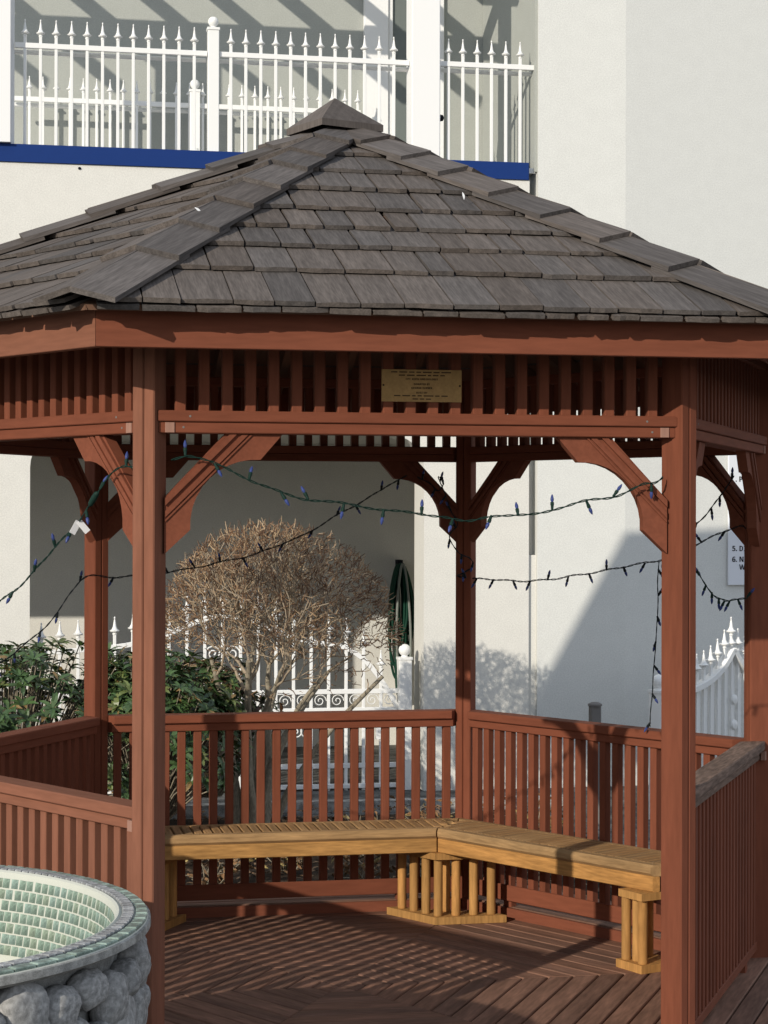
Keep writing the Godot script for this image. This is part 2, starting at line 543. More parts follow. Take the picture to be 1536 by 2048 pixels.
func make_balcony() -> void:
	var a := railing("white spear-topped railing above blue edge, ending at ball-topped post", -1.16, 0.165, -6.42, 5.098, 4.28, -1.092, 0.1063, 1.0, "front balcony railings")
	ball_post(a, Vector3(1.37, 0, 0), 0.078, 0.964, M.white)
	railing("white spear-topped railing between ball-topped post and broad white column", 0.255, 1.615, -6.42, 5.098, 4.28, 0.335, 0.1063, 1.0, "front balcony railings")
	railing("short white spear-topped railing between broad column and projecting wall", 1.83, 2.55, -6.42, 5.105, 4.28, 1.905, 0.1063, 1.0, "front balcony railings")
	var b := railing("lower white spear-topped railing set back before the balcony wall", -1.16, 1.5, -7.71, 4.99, 4.30, -1.033, 0.1005, 0.92, "rear balcony railings")
	ball_post(b, Vector3(1.37, 0, 0.02), 0.078, 0.77, M.white)

# ------------------------------------------------------------------ gazebo
func ring(parent: Node3D, called: String, k: int, p0: float, p1: float, z0: float, z1: float, inset: float, material: Material, bevel := 0.003) -> MeshInstance3D:
	var key := "ring %.4f %.4f %.4f %.4f %.4f" % [p0, p1, z0, z1, inset]
	if not mesh_cache.has(key):
		mesh_cache[key] = prism(rect(p0, p1, z0, z1, bevel), inset, -inset, -T30, T30)
	return part(parent, called, mesh_cache[key], material, along(k))

func brace_mesh() -> ArrayMesh:
	var p := PackedVector2Array([Vector2(0, -0.2), Vector2(0.19, 0), Vector2(0.37, 0), Vector2(0.30, -0.0805)])
	var c := Vector2(0.285, -0.285)
	for i in range(1, 10):
		var a0 := (Vector2(0.30, -0.0805) - c).angle()
		var a1 := (Vector2(0.0805, -0.30) - c).angle()
		if a1 < a0: a1 += TAU
		p.append(c + Vector2.from_angle(lerpf(a0, a1, i / 10.0)) * 0.205)
	p.append(Vector2(0.0805, -0.30))
	p.append(Vector2(0, -0.375))
	var st := stool()
	add_prism(st, p, -0.019, 0, 0.019, 0)
	return st.commit()

func brace_moulding() -> ArrayMesh:
	# raised fillets that run along the diagonal of the brace, on both faces
	var st := stool()
	var d := Vector2(1, 1).normalized()
	var e := Vector2(1, -1).normalized()
	for f in [[0.144, 0.160, 0.010], [0.172, 0.186, 0.007], [0.191, 0.196, 0.006]]:
		var a: float = f[0]
		var b: float = f[1]
		var la := sqrt(2.0) * 0.0
		var poly := PackedVector2Array()
		# clip the band between the post (x >= 0.002) and the beam (y <= -0.002)
		for pr in [[a, 0], [a, 1], [b, 1], [b, 0]]:
			var o: Vector2 = e * pr[0]
			var s: float = (0.002 - o.x) / d.x if pr[1] == 0 else (-0.002 - o.y) / d.y
			poly.append(o + d * (s + la))
		add_prism(st, poly, -0.019 - f[2], 0, 0.019 + f[2], 0)
	return st.commit()

func make_gazebo() -> void:
	var g := thing("gazebo", "hexagonal red-stained wooden gazebo with weathered shingle roof", "gazebo")
	# deck: planks laid in rings round the centre, mitred at the six corners
	var deck := group_part(g, "deck")
	part(deck, "deck_base", prism(PackedVector2Array([hexv(2.2, 0), hexv(2.2, 1), hexv(2.2, 2), hexv(2.2, 3), hexv(2.2, 4), hexv(2.2, 5)]), GROUND - 0.02, -0.045), M.sheath)
	for k in 6:
		for i in 16:
			var p := i * 0.0915
			ring(deck, "plank", k, p + 0.004 if i > 0 else 0.002, p + 0.089, -0.032, rng.randf_range(-0.0008, 0.0008), 0.0012, pick("deck"), 0.004)
		for i in 5:
			var p := 1.464 + i * 0.0915
			var up := 0.0 if k == 0 else 0.05
			ring(deck, "plank", k, p + 0.004, p + 0.089, up - 0.06, up + rng.randf_range(-0.0006, 0.0006), 0.0012, pick("deck"), 0.004)
		if k != 0:
			ring(deck, "curb_board", k, 1.448, 1.4675, -0.005, 0.046, 0.002, pick("red"), 0.002)
	# posts: two boards each, side by side, standing at the corners
	var ph := 2.47
	for j in 6:
		var a := -0.5 + j
		var post := group_part(g, "post", upright(a, fn(a) * (1.77 - 0.0445)))
		for s in [-1, 1]:
			part(post, "post_board", stick(0.0366, ph, 0.089, 0.004), pick("faded" if j == 0 else "red"), Transform3D(Basis(), Vector3(0.0191 * s, 0.0, 0)))
	var bm := brace_mesh()
	var bmo := brace_moulding()
	var endi := 0.0455
	for k in 6:
		# beam, plate, frieze
		var fr := group_part(g, "frieze")
		ring(fr, "beam", k, 1.450, 1.528, 2.090, 2.1245, endi, pick("red"))
		ring(fr, "beam_ledge", k, 1.446, 1.536, 2.1255, 2.160, endi, pick("red"))
		ring(fr, "top_plate", k, 1.446, 1.530, 2.43, 2.47, endi, pick("red"))
		var half := 1.49 * T30 - 0.045
		for i in 22:
			var x := lerpf(-half + 0.048, half - 0.048, i / 21.0)
			part(fr, "slat", stick(0.034, 0.27, 0.038, 0.003), pick("red"), upright(k, fn(k) * 1.494 + ft(k) * x + Vector3(0, 2.16, 0)))
		for s in [-1, 1]:
			part(fr, "splice_block", stick(0.030, 0.031, 0.02, 0.002), M.pale, upright(k, fn(k) * 1.5225 + ft(k) * (s * (half - 0.013)) + Vector3(0, 2.0915, 0)))
		for s in [-1, 1]:
			for q in [[0.055, 2.108, 1.528], [0.075, 2.142, 1.536]]:
				part(fr, "nail_head", nail_mesh(), M.grey, Transform3D(along(k).basis * Basis(Vector3.FORWARD, PI / 2), fn(k) * q[2] + ft(k) * (s * (half - q[0])) + Vector3(0, q[1], 0)))
		# knee braces
		for s in [-1, 1]:
			var at: Vector3 = fn(k) * 1.490 + ft(k) * (-s * (half + 0.002)) + Vector3(0, 2.0895, 0)
			# profile x runs away from the post, profile height up, thickness across the face
			var bx := Basis(ft(k) * s, fn(k) * -s, Vector3.UP)
			var br := part(g, "knee_brace", bm, pick("red"), Transform3D(bx, at))
			part(br, "moulding", bmo, br.material_override)
		if k == 0:
			continue
		# railing panel
		var paint := "faded" if k == 5 else "red"
		var rl := group_part(g, "railing")
		ring(rl, "top_rail", k, 1.434, 1.530, 0.889, 0.927, endi, M.greyrail if k == 1 else pick(paint), 0.004)
		ring(rl, "sub_rail", k, 1.452, 1.512, 0.852, 0.8885, endi, M.greyrail if k == 1 else pick(paint))
		ring(rl, "bottom_rail", k, 1.462, 1.502, 0.082, 0.118, endi, pick(paint))
		ring(rl, "bottom_ledger", k, 1.448, 1.4615, 0.078, 0.150, endi, pick(paint))
		for i in 22:
			var x := lerpf(-half + 0.048, half - 0.048, i / 21.0)
			part(rl, "baluster", stick(0.036, 0.733, 0.036, 0.0025), pick(paint), upright(k, fn(k) * 1.482 + ft(k) * x + Vector3(0, 0.1185, 0)))
		for s in [-1, 1]:
			part(rl, "rail_block", stick(0.028, 0.034, 0.02, 0.002), M.pale, upright(k, fn(k) * 1.526 + ft(k) * (s * (half + 0.004)) + Vector3(0, 0.852, 0)))
		for s in [-0.55, 0.55]:
			part(rl, "rail_foot", stick(0.05, 0.035, 0.036, 0.002), pick(paint), upright(k, fn(k) * 1.482 + ft(k) * s + Vector3(0, 0.0485, 0)))
	make_roof(g)

func nail_mesh() -> ArrayMesh:
	if not mesh_cache.has("nail"):
		mesh_cache["nail"] = lathe([Vector2(0.0, 0.0012), Vector2(0.0035, 0.0008), Vector2(0.0042, -0.001)], 8)
	return mesh_cache["nail"]

func hexv(r: float, j: int) -> Vector2:
	var a := deg_to_rad(-30.0 + 60.0 * j)
	return Vector2(r * sin(a), r * cos(a))

func make_roof(g: Node3D) -> void:
	var roof := group_part(g, "roof")
	var al := atan(0.47)
	var ca := cos(al)
	var ltot := 1.9 / ca
	var hw := func(y: float) -> float: return (1.9 - y * ca) * T30
	var qs := [1.905, 1.619, 1.396, 1.205, 1.006, 0.786, 0.569, 0.364, 0.20, 0.08]
	for k in 6:
		var fa := ring(roof, "fascia_board", k, 1.776, 1.814, 2.33, 2.468, 0.0008, pick("red"), 0.002)
		fa.material_override = pick("faded" if k == 5 else "red")
		var n := fn(k)
		var basis := Basis(ft(k), Vector3.UP * sin(al) - n * ca, n * sin(al) + Vector3.UP * ca)
		var fx := Transform3D(basis, n * 1.9 + Vector3(0, 2.437, 0))
		# sheathing
		var st := stool()
		add_plate(st, PackedVector2Array([Vector2(-hw.call(0.03), 0.03), Vector2(hw.call(0.03), 0.03), Vector2(0, ltot)]), func(_p): return -0.02, func(_p): return -0.001)
		part(roof, "sheathing", st.commit(), M.sheath, fx)
		for i in 5:
			var x: float = [-0.62, -0.3, 0.0, 0.3, 0.62][i]
			var top: float = (1.9 - (absf(x) + 0.04) / T30) / ca
			if top > 0.3:
				part(roof, "rafter", stick(0.038, top - 0.11, 0.075), M.sheath, fx * Transform3D(Basis(), Vector3(x, 0.11, -0.06)))
		var joined := stool() if k in [2, 3, 4] else null
		var edge := PackedVector2Array([Vector2(-hw.call(-0.06), -0.06), Vector2(hw.call(-0.06), -0.06), Vector2(0, ltot)])
		for c in range(-1, qs.size() - 1):
			var starter := c < 0
			var q: float = 1.912 if starter else qs[c]
			var y0 := (1.9 - q) / ca
			var y1: float = (1.9 - qs[0 if starter else c + 1]) / ca
			if starter: y1 = 0.18
			var ln := (y1 - y0) * 1.5 + 0.02
			var lim: float = hw.call(y0) - (0.05 if c <= 0 else 0.012)
			var x := -lim - rng.randf() * (0.03 if c > 0 else 0.0)
			while x < lim:
				var w := rng.randf_range(0.085, 0.165)
				if x + w > lim - 0.05: w = lim - x + 0.002
				var gap := rng.randf_range(0.003, 0.008) + (rng.randf_range(0.006, 0.016) if rng.randf() < 0.15 else 0.0)
				var xa := maxf(x + gap * 0.5, -lim)
				var xb := minf(x + w - gap * 0.5, lim)
				x += w
				if xb - xa < 0.012: continue
				var dy := rng.randf_range(-0.005, 0.005)
				var curl := rng.randf_range(-0.006, 0.006)
				var lift := rng.randf_range(0.0, 0.003)
				var sag := rng.randf_range(-0.005, 0.022)
				var poly := PackedVector2Array()
				for s in 5:
					var u := s / 4.0
					poly.append(Vector2(lerpf(xa, xb, u), y0 + dy + rng.randf_range(-0.003, 0.003) + (u - 0.5) * curl + sag * (u - 0.5) * (u - 0.5)))
				poly.append(Vector2(xb, y0 + ln))
				poly.append(Vector2(xa, y0 + ln))
				var cut := Geometry2D.intersect_polygons(poly, edge)
				if cut.is_empty() or cut[0].size() < 3: continue
				var low := -0.021 if starter else 0.0
				var xm := (xa + xb) * 0.5
				var bow := rng.randf_range(-0.5, 1.3)
				var zb := func(p: Vector2) -> float: return low + lerpf(0.018 + lift, 0.0, clampf((p.y - y0) / ln, 0, 1))
				var zt := func(p: Vector2) -> float:
					var e := clampf((p.y - y0) / ln, 0, 1)
					return low + lerpf(0.033 + lift, 0.006, e) - (1.0 - e) * bow * absf(p.x - xm) * 0.05
				if joined != null:
					add_plate(joined, cut[0], zb, zt)
				else:
					var s2 := stool()
					add_plate(s2, cut[0], zb, zt)
					part(roof, "shingle", s2.commit(), pick("shingle"), fx)
		if joined != null:
			var o := part(roof, "rear_shingles", joined.commit(), pick("shingle"), fx)
			o.set_meta("kind", "stuff")
		# hip caps on both edges of this face
		var h0: float = hw.call(0.0)
		var hl := sqrt(h0 * h0 + ltot * ltot)
		var fr := [-0.012, 0.185, 0.325, 0.445, 0.565, 0.675, 0.775, 0.87, 0.945]
		for s in [-1, 1]:
			var u2 := Vector2(-s * h0, ltot).normalized()
			var w2 := Vector2(-s * ltot, -h0).normalized()
			var e0 := Vector2(s * h0, 0)
			for i in fr.size() - 1:
				var s0: float = fr[i] * hl + rng.randf_range(-0.02, 0.02)
				var s1: float = minf(fr[i + 1] * hl + 0.08, hl * 0.955)
				var wd := rng.randf_range(0.124, 0.130)
				var poly := PackedVector2Array([e0 + u2 * s0 - w2 * 0.015, e0 + u2 * s0 + w2 * wd, e0 + u2 * s1 + w2 * wd, e0 + u2 * s1 - w2 * 0.015])
				var zl := rng.randf_range(0.040, 0.043)
				var ps := stool()
				var hb := func(p: Vector2) -> float: return lerpf(zl + 0.010, 0.036, ((p - e0).dot(u2) - s0) / (s1 - s0)) - maxf(0.0, (p - e0).dot(w2)) * 0.06
				var ht := func(p: Vector2) -> float: return hb.call(p) + lerpf(0.017, 0.012, ((p - e0).dot(u2) - s0) / (s1 - s0))
				# lay the board along its own grain: y up the hip
				var rot := Transform2D(Vector2(u2.y, -u2.x), u2, e0)
				var lp := PackedVector2Array()
				for p in poly: lp.append(rot.affine_inverse() * p)
				add_plate(ps, lp, func(p: Vector2) -> float: return hb.call(rot * p), func(p: Vector2) -> float: return ht.call(rot * p))
				part(roof, "hip_cap", ps.commit(), pick("hipwood"), fx * Transform3D(Basis(Vector3(rot.x.x, rot.x.y, 0), Vector3(rot.y.x, rot.y.y, 0), Vector3.BACK), Vector3(e0.x, e0.y, 0)))
	# square peak cap of four boards
	var cap := group_part(roof, "peak_cap", Transform3D(Basis(Vector3.UP, deg_to_rad(-24.0)), Vector3(-0.025, 0, 0)))
	for i in 4:
		var a := PI / 2 * i
		var c0 := Vector3(sin(a), 0, cos(a)) * 0.195 + Vector3(0, 3.354, 0)
		var c1 := Vector3(sin(a + PI / 2), 0, cos(a + PI / 2)) * 0.195 + Vector3(0, 3.354, 0)
		var ap := Vector3(0, 3.468, 0)
		var nn := (c1 - c0).cross(ap - c0).normalized()
		if nn.y < 0: nn = -nn
		var st := stool()
		var dn := Vector3(0, -0.026, 0)
		tri(st, c0, c1, ap, nn)
		tri(st, c0 + dn, c1 + dn, ap + dn, -nn)
		quad(st, c0 + dn, c1 + dn, c1, c0, (Vector3(nn.x, 0, nn.z)).normalized())
		part(cap, "cap_board", st.commit(), pick("hipwood"))

# ------------------------------------------------------------------ bench
func make_bench() -> void:
	var b := thing("corner_bench", "golden cedar corner bench with slatted seat on spindle pedestals", "bench")
	var r_in := 1.275 * 0.8660254
	var r_out := 1.425
	for k in [2, 3]:
		var seat := group_part(b, "seat")
		ring(seat, "front_board", k, r_in, r_in + 0.062, 0.385, 0.430, 0.004, pick("cedartop"), 0.012)
		ring(seat, "apron", k, r_in + 0.008, r_in + 0.034, 0.322, 0.3845, 0.004, pick("cedar"))
		ring(seat, "back_board", k, r_out - 0.03, r_out, 0.385, 0.428, 0.004, pick("cedartop"))
		var half := r_out * T30
		var x := -half + 0.03
		while x < half - 0.02:
			var d0 := r_in + 0.064
			var d1 := r_out - 0.032
			var lim := maxf(d0, (absf(x) + 0.02) / T30)
			if lim < d1 - 0.03:
				part(seat, "slat", stick(0.0355, d1 - lim, 0.022, 0.003), pick("cedartop"), Transform3D(Basis(ft(k), fn(k), Vector3.UP * -1.0), fn(k) * lim + ft(k) * x + Vector3(0, 0.4175, 0)))
			x += 0.0435
		for s in [-0.45, 0.0, 0.45]:
			part(seat, "bearer", stick(0.03, r_out - r_in - 0.07, 0.05), pick("cedar"), Transform3D(Basis(ft(k), fn(k), Vector3.UP * -1.0), fn(k) * (r_in + 0.036) + ft(k) * s + Vector3(0, 0.38, 0)))
	for j in [2, 3, 4]:
		var a: float = -0.5 + j
		var o: Vector3 = fn(a)
		var e1: Vector3 = (o * 0.5 + ft(a) * 0.8660254)
		var e2: Vector3 = (o * 0.5 - ft(a) * 0.8660254)
		var p0: Vector3 = o * 1.255
		var ped := group_part(b, "pedestal")
		var pu := Vector3(-0.35, 0, -0.937)
		var pv := Vector3(0.937, 0, -0.35)
		for lay in [[0.0, 0.034, 0.33, "base_plate"], [0.291, 0.3215, 0.30, "top_plate"]]:
			var l: float = lay[2]
			var poly3: Array = [p0, p0 + e1 * l, p0 + e1 * l + e2 * 0.05, p0 + e1 * 0.12 + e2 * 0.12 + o * 0.06, p0 + e2 * l + e1 * 0.05, p0 + e2 * l]
			if j == 2:
				# at the end of the bench: a plain four-cornered pedestal
				p0 = Vector3(1.225, 0, 0.03)
				poly3 = [p0, p0 + pu * (l * 0.5), p0 + pu * (l * 0.5) + pv * 0.19, p0 + pv * 0.2]
			var poly := PackedVector2Array()
			for p in poly3: poly.append(Vector2(p.x, p.z))
			var st := stool()
			add_prism(st, poly, lay[0] + 0.0005, 0, lay[1], 0)
			part(ped, lay[3], st.commit(), pick("cedar"))
		var c0: Vector3 = p0 + o * 0.045
		var sp := lathe([Vector2(0.0, 0.0), Vector2(0.0195, 0.0), Vector2(0.0205, 0.005), Vector2(0.0205, 0.252), Vector2(0.0195, 0.257), Vector2(0.0, 0.257)], 12)
		if j == 2:
			for q in [[0.03, 0.03], [0.135, 0.03], [0.09, 0.05], [0.135, 0.145], [0.03, 0.155]]:
				part(ped, "spindle", sp, pick("cedar"), Transform3D(Basis(), p0 + pu * q[0] + pv * q[1] + Vector3(0, 0.034, 0)))
			continue
		for e in [e1, e2]:
			for i in range(1, 4):
				part(ped, "spindle", sp, pick("cedar"), Transform3D(Basis(Vector3.UP, rng.randf() * TAU), c0 + e * (0.082 * i) + Vector3(0, 0.034, 0)))
		part(ped, "spindle", sp, pick("cedar"), Transform3D(Basis(), c0 + Vector3(0, 0.034, 0)))
		part(ped, "spindle", sp, pick("cedar"), Transform3D(Basis(), c0 + o * 0.12 + Vector3(0, 0.034, 0)))

# ------------------------------------------------------------------ mosaic basin
func arc_box(r0: float, r1: float, da: float, y0: float, y1: float, b: float) -> ArrayMesh:
	# a little tile on a ring round y, centred on angle 0 (towards +x)
	var poly := PackedVector2Array([Vector2(r0 * cos(da), -r0 * sin(da)), Vector2(r1 * cos(da), -r1 * sin(da)), Vector2(r1 * cos(da), r1 * sin(da)), Vector2(r0 * cos(da), r0 * sin(da))])
	var st := stool()
	add_prism(st, poly, y0, 0, y1 - b, 0)
	var c := Vector2((r0 + r1) / 2, 0)
	var top := PackedVector2Array()
	for p in poly: top.append(c + (p - c) * (1.0 - 2.0 * b / (r1 - r0)))
	for i in 4:
		var p := poly[i]
		var q := poly[(i + 1) % 4]
		var n2 := ((p + q) * 0.5 - c).normalized()
		quad(st, Vector3(p.x, y1 - b, p.y), Vector3(q.x, y1 - b, q.y), Vector3(top[(i + 1) % 4].x, y1, top[(i + 1) % 4].y), Vector3(top[i].x, y1, top[i].y), Vector3(n2.x, 1, n2.y).normalized())
	quad(st, Vector3(top[0].x, y1, top[0].y), Vector3(top[1].x, y1, top[1].y), Vector3(top[2].x, y1, top[2].y), Vector3(top[3].x, y1, top[3].y), Vector3.UP)
	return st.commit()

func make_basin() -> void:
	var t := thing("mosaic_basin", "round basin lined with green mosaic tiles and faced with river stones", "basin", Vector3(-1.812, 0, 2.456))
	t.scale = Vector3.ONE * 1.13
	var gy := GROUND / 1.13
	var top := 0.716
	var ro := 0.773
	part(t, "shell", lathe([Vector2(0.0, top - 0.245), Vector2(0.645, top - 0.24), Vector2(0.660, top - 0.22), Vector2(0.692, top - 0.024), Vector2(0.697, top - 0.006), Vector2(0.703, top - 0.002), Vector2(0.710, top - 0.006), Vector2(0.768, top - 0.010), Vector2(ro, top - 0.016), Vector2(ro, top - 0.030), Vector2(0.762, top - 0.036), Vector2(0.715, top - 0.045)], 96), M.grout)
	part(t, "drum", lathe([Vector2(0.715, top - 0.045), Vector2(0.705, top - 0.12), Vector2(0.705, gy - 0.02)], 72), M.mortar)
	part(t, "rim_edge", lathe([Vector2(ro - 0.004, top - 0.012), Vector2(ro + 0.002, top - 0.014), Vector2(ro + 0.003, top - 0.030), Vector2(0.757, top - 0.040), Vector2(0.72, top - 0.046)], 96), M.rimcement)
	var n := 84
	var tm := arc_box(0.741, 0.768, PI / n * 0.93, top - 0.014, top - 0.003, 0.002)
	for i in n:
		part(t, "rim_tile", tm, M.rimtiles[rng.randi() % 3], Transform3D(Basis(Vector3.UP, TAU * i / n), Vector3(0, rng.randf_range(-0.0008, 0.0008), 0)))
	n = 190
	var gm := arc_box(0.711, 0.737, PI / n * 0.84, top - 0.012, top - 0.000, 0.002)
	for i in n:
		part(t, "border_tile", gm, M.greytiles[rng.randi() % 3], Transform3D(Basis(Vector3.UP, TAU * (i + rng.randf_range(-0.06, 0.06)) / n), Vector3(0, rng.randf_range(-0.0008, 0.0008), 0)))
	# inside wall: seven rows; the stretch that shows is laid tile by tile
	var wm := prism(rect(-0.0119, 0.0119, -0.004, 0.004, 0.0015), 0.0016, 0.0252)
	n = 162
	var rest := stool()
	for row in 7:
		var y := top - 0.209 + row * 0.0272
		var r := lerpf(0.660, 0.692, (y + 0.0 - (top - 0.22)) / 0.192)
		for i in n:
			var a := TAU * (i + 0.5 * (row % 2)) / n + rng.randf_range(-0.003, 0.003)
			var d := Vector3(cos(a), 0, sin(a))
			var lean := atan2(0.032, 0.192)
			var inward := (-d * cos(lean) + Vector3.UP * sin(lean)).normalized()
			var yy := (Vector3.UP * cos(lean) + d * sin(lean)).normalized()
			var x := Transform3D(Basis(yy.cross(inward), yy, inward).rotated(inward, rng.randf_range(-0.05, 0.05)), d * r + Vector3(0, y, 0) - inward * 0.0022)
			# camera-facing stretch
			var fwd := rad_to_deg(angle_difference(atan2(-0.981, 0.193), a))
			if fwd > 24.0 and fwd < 117.0:
				part(t, "wall_tile", wm, M.tiles[rng.randi() % 5], x)
			else:
				rest.append_from(wm, 0, x)
	var o := part(t, "wall_tiles_beyond", rest.commit(), M.tiles[0])
	o.set_meta("kind", "stuff")
	# river stones bedded in the drum
	var stones: Array = []
	for v in 7:
		stones.append(stone_mesh(100 + v))
	var y2 := top - 0.112
	while y2 > gy - 0.02:
		var a := rng.randf() * TAU
		var end := a + TAU
		while a < end:
			var w := rng.randf_range(0.040, 0.082)
			var h := minf(w * rng.randf_range(0.75, 1.15), 0.078)
			var yc := minf(y2 + rng.randf_range(-0.035, 0.03), top - 0.036 - h)
			a += w / 0.738
			var d := Vector3(cos(a), 0, sin(a))
			var bs := Basis(Vector3.UP.cross(d), Vector3.UP, d).rotated(d, rng.randf_range(-0.5, 0.5))
			bs = bs * Basis.from_scale(Vector3(w, h, rng.randf_range(0.032, 0.042)))
			part(t, "river_stone", stones[rng.randi() % 7], M.stones[rng.randi() % 5], Transform3D(bs, d * 0.735 + Vector3(0, yc, 0)))
			a += w / 0.738 * rng.randf_range(0.88, 0.98)
		y2 -= 0.104

func stone_mesh(sd: int) -> ArrayMesh:
	var nz := FastNoiseLite.new()
	nz.seed = sd
	nz.frequency = 0.75
	var st := stool()
	var rows := 13
	var segs := 20
	var pt := func(i: int, k: int) -> Vector3:
		var a := PI * i / rows
		var b := TAU * (k % segs) / segs
		var v := Vector3(sin(a) * cos(b), cos(a), sin(a) * sin(b))
		var q := Vector3(signf(v.x) * pow(absf(v.x), 0.8), signf(v.y) * pow(absf(v.y), 0.8), signf(v.z) * pow(absf(v.z), 0.7))
		return q * (0.98 + 0.22 * nz.get_noise_3dv(v * 1.2))
	for i in rows:
		for k in segs:
			var a: Vector3 = pt.call(i, k)
			var b: Vector3 = pt.call(i, k + 1)
			var c: Vector3 = pt.call(i + 1, k + 1)
			var d: Vector3 = pt.call(i + 1, k)
			for t in [[a, b, c], [a, c, d]]:
				var p: Array = t
				var cr: Vector3 = (p[1] - p[0]).cross(p[2] - p[0])
				if cr.length_squared() < 1e-14: continue
				if cr.dot(p[0] + p[1] + p[2]) > 0: p = [t[0], t[2], t[1]]
				for v in p:
					st.set_smooth_group(0)
					st.add_vertex(v)
	st.index()
	st.generate_normals()
	return st.commit()

# ------------------------------------------------------------------ fence and gates
func scroll(c: Vector3, r: float, turns: float, dir: float, start: float) -> PackedVector3Array:
	var p := PackedVector3Array()
	var n := int(14 * turns)
	for i in n + 1:
		var u := float(i) / n
		var a := start + dir * TAU * turns * u
		var rr := r * (1.0 - 0.85 * u)
		p.append(c + Vector3(cos(a) * rr, sin(a) * rr, 0))
	return p

func make_gate_fence() -> void:
	# picket gate that closes the porch arch, its top rail bowed upwards
	var z := -6.50
	var g := thing("picket_gate", "white iron picket gate with bowed top rail and scrolls closing the arch", "gate", Vector3(0, GROUND, z))
	var topy := func(x: float) -> float:
		var u := (x - 0.31) / 1.28
		var e := 0.93 + 0.20 * exp(-u * u * 9.0) - 0.05 * u * u
		if x > 1.1: e -= (x - 1.1) * (x - 1.1) * 2.0
		return e
	var pts := PackedVector3Array()
	for i in 41:
		var x := lerpf(-1.03, 1.56, i / 40.0)
		pts.append(Vector3(x, topy.call(x) + 0.12, 0))
	var st := stool()
	for i in 40:
		var a := pts[i]
		var b := pts[i + 1]
		var d := (b - a).normalized()
		add_prism(st, rect(-0.017, 0.017, -0.014, 0.014, 0.002), 0, 0, (b - a).length() + 0.002, 0, Transform3D(Basis(Vector3(-d.y, d.x, 0), d, Vector3(-d.y, d.x, 0).cross(d)), a))
	part(g, "top_rail", st.commit(), M.white)
	var flat := Basis(Vector3.UP, Vector3.RIGHT, Vector3.BACK * -1.0)
	part(g, "middle_rail", stick(0.034, 2.59, 0.026), M.white, Transform3D(flat, Vector3(-1.03, 0.705, 0)))
	part(g, "lower_rail", stick(0.030, 2.59, 0.026), M.white, Transform3D(flat, Vector3(-1.03, 0.575, 0)))
	part(g, "bottom_rail", stick(0.034, 2.59, 0.026), M.white, Transform3D(flat, Vector3(-1.03, 0.175, 0)))
	part(g, "sill_rail", stick(0.03, 2.59, 0.05), M.white, Transform3D(flat, Vector3(-1.03, 0.03, 0)))
	for i in 20:
		var x := 0.297 + 0.1265 * (i - 10)
		if x < -1.0 or x > 1.5: continue
		var top: float = topy.call(x) + 0.12
		var p := part(g, "picket", stick(0.022, top + 0.09, 0.022), M.white, Transform3D(Basis(), Vector3(x, 0, 0)))
		part(p, "spear", spear_mesh(), M.white, Transform3D(Basis(), Vector3(0, top + 0.095, 0)))
		part(g, "scroll", tube_mesh(scroll(Vector3(x + 0.063, 0.64, 0), 0.048, 1.6, 1.0, 0.0), 0.004, 5), M.white)
	for s in [-1, 1]:
		part(g, "scroll", tube_mesh(scroll(Vector3(0.297 + s * 0.066, 0.985, 0), 0.058, 1.7, s, PI / 2 - s * PI / 2), 0.006, 6), M.white)
		part(g, "scroll", tube_mesh(scroll(Vector3(0.86 + s * 0.04, 0.42, 0), 0.05, 1.5, s, PI / 2), 0.005, 5), M.white)
	ball_post(g, Vector3(1.605, 0, 0.02), 0.092, 0.93, M.white)
	var lock := part(g, "latch_box", slab(1.40, 1.47, 0.36, 0.50, -0.02, 0.02), M.white)
	lock.set_meta("label", "white latch box on the gate")

func make_side_gate() -> void:
	var g := thing("side_gate", "white picket gate with sweeping peaked top under the white rules board", "gate", Vector3(2.93, GROUND, -4.75))
	g.rotation.y = atan2(0.6, 0.8)
	# local x runs along the gate
	var peak := 0.857
	var topy := func(u: float) -> float:
		var e := absf(u - peak)
		return 0.78 + 0.28 * exp(-e * 4.2)
	var st := stool()
	var n := 44
	for i in n:
		var u0 := 0.06 + 1.6 * i / n
		var u1 := 0.06 + 1.6 * (i + 1) / n
		var a := Vector3(u0, topy.call(u0), 0)
		var b := Vector3(u1, topy.call(u1), 0)
		var d := (b - a).normalized()
		add_prism(st, rect(-0.02, 0.02, -0.035, 0.035, 0.003), 0, 0, (b - a).length() + 0.002, 0, Transform3D(Basis(Vector3(-d.y, d.x, 0), d, Vector3(-d.y, d.x, 0).cross(d)), a))
	part(g, "top_rail", st.commit(), M.white)
	var u := 0.10
	while u < 1.66:
		var top: float = topy.call(u)
		var p := part(g, "picket", stick(0.02, top + 0.10, 0.02), M.white, Transform3D(Basis(), Vector3(u, 0, 0)))
		part(p, "spear", spear_mesh(), M.white, Transform3D(Basis(), Vector3(0, top + 0.105, 0)))
		var bd := part(g, "board", stick(0.058, top - 0.12, 0.014, 0.003), M.white, Transform3D(Basis(), Vector3(u + 0.042, 0.08, -0.02)))
		bd.position.z = -0.022
		u += 0.084
	for y in [0.55, 0.72]:
		part(g, "rosette", lathe([Vector2(0.0, 0.02), Vector2(0.03, 0.012), Vector2(0.036, 0.0)], 12), M.white, Transform3D(Basis(Vector3.RIGHT, PI / 2), Vector3(0.87, y, 0.014)))
	part(g, "finial", spear_mesh(), M.white, Transform3D(Basis(), Vector3(peak, 1.085, 0)))
	ball_post(g, Vector3(0, 0, 0), 0.10, 0.82, M.white)

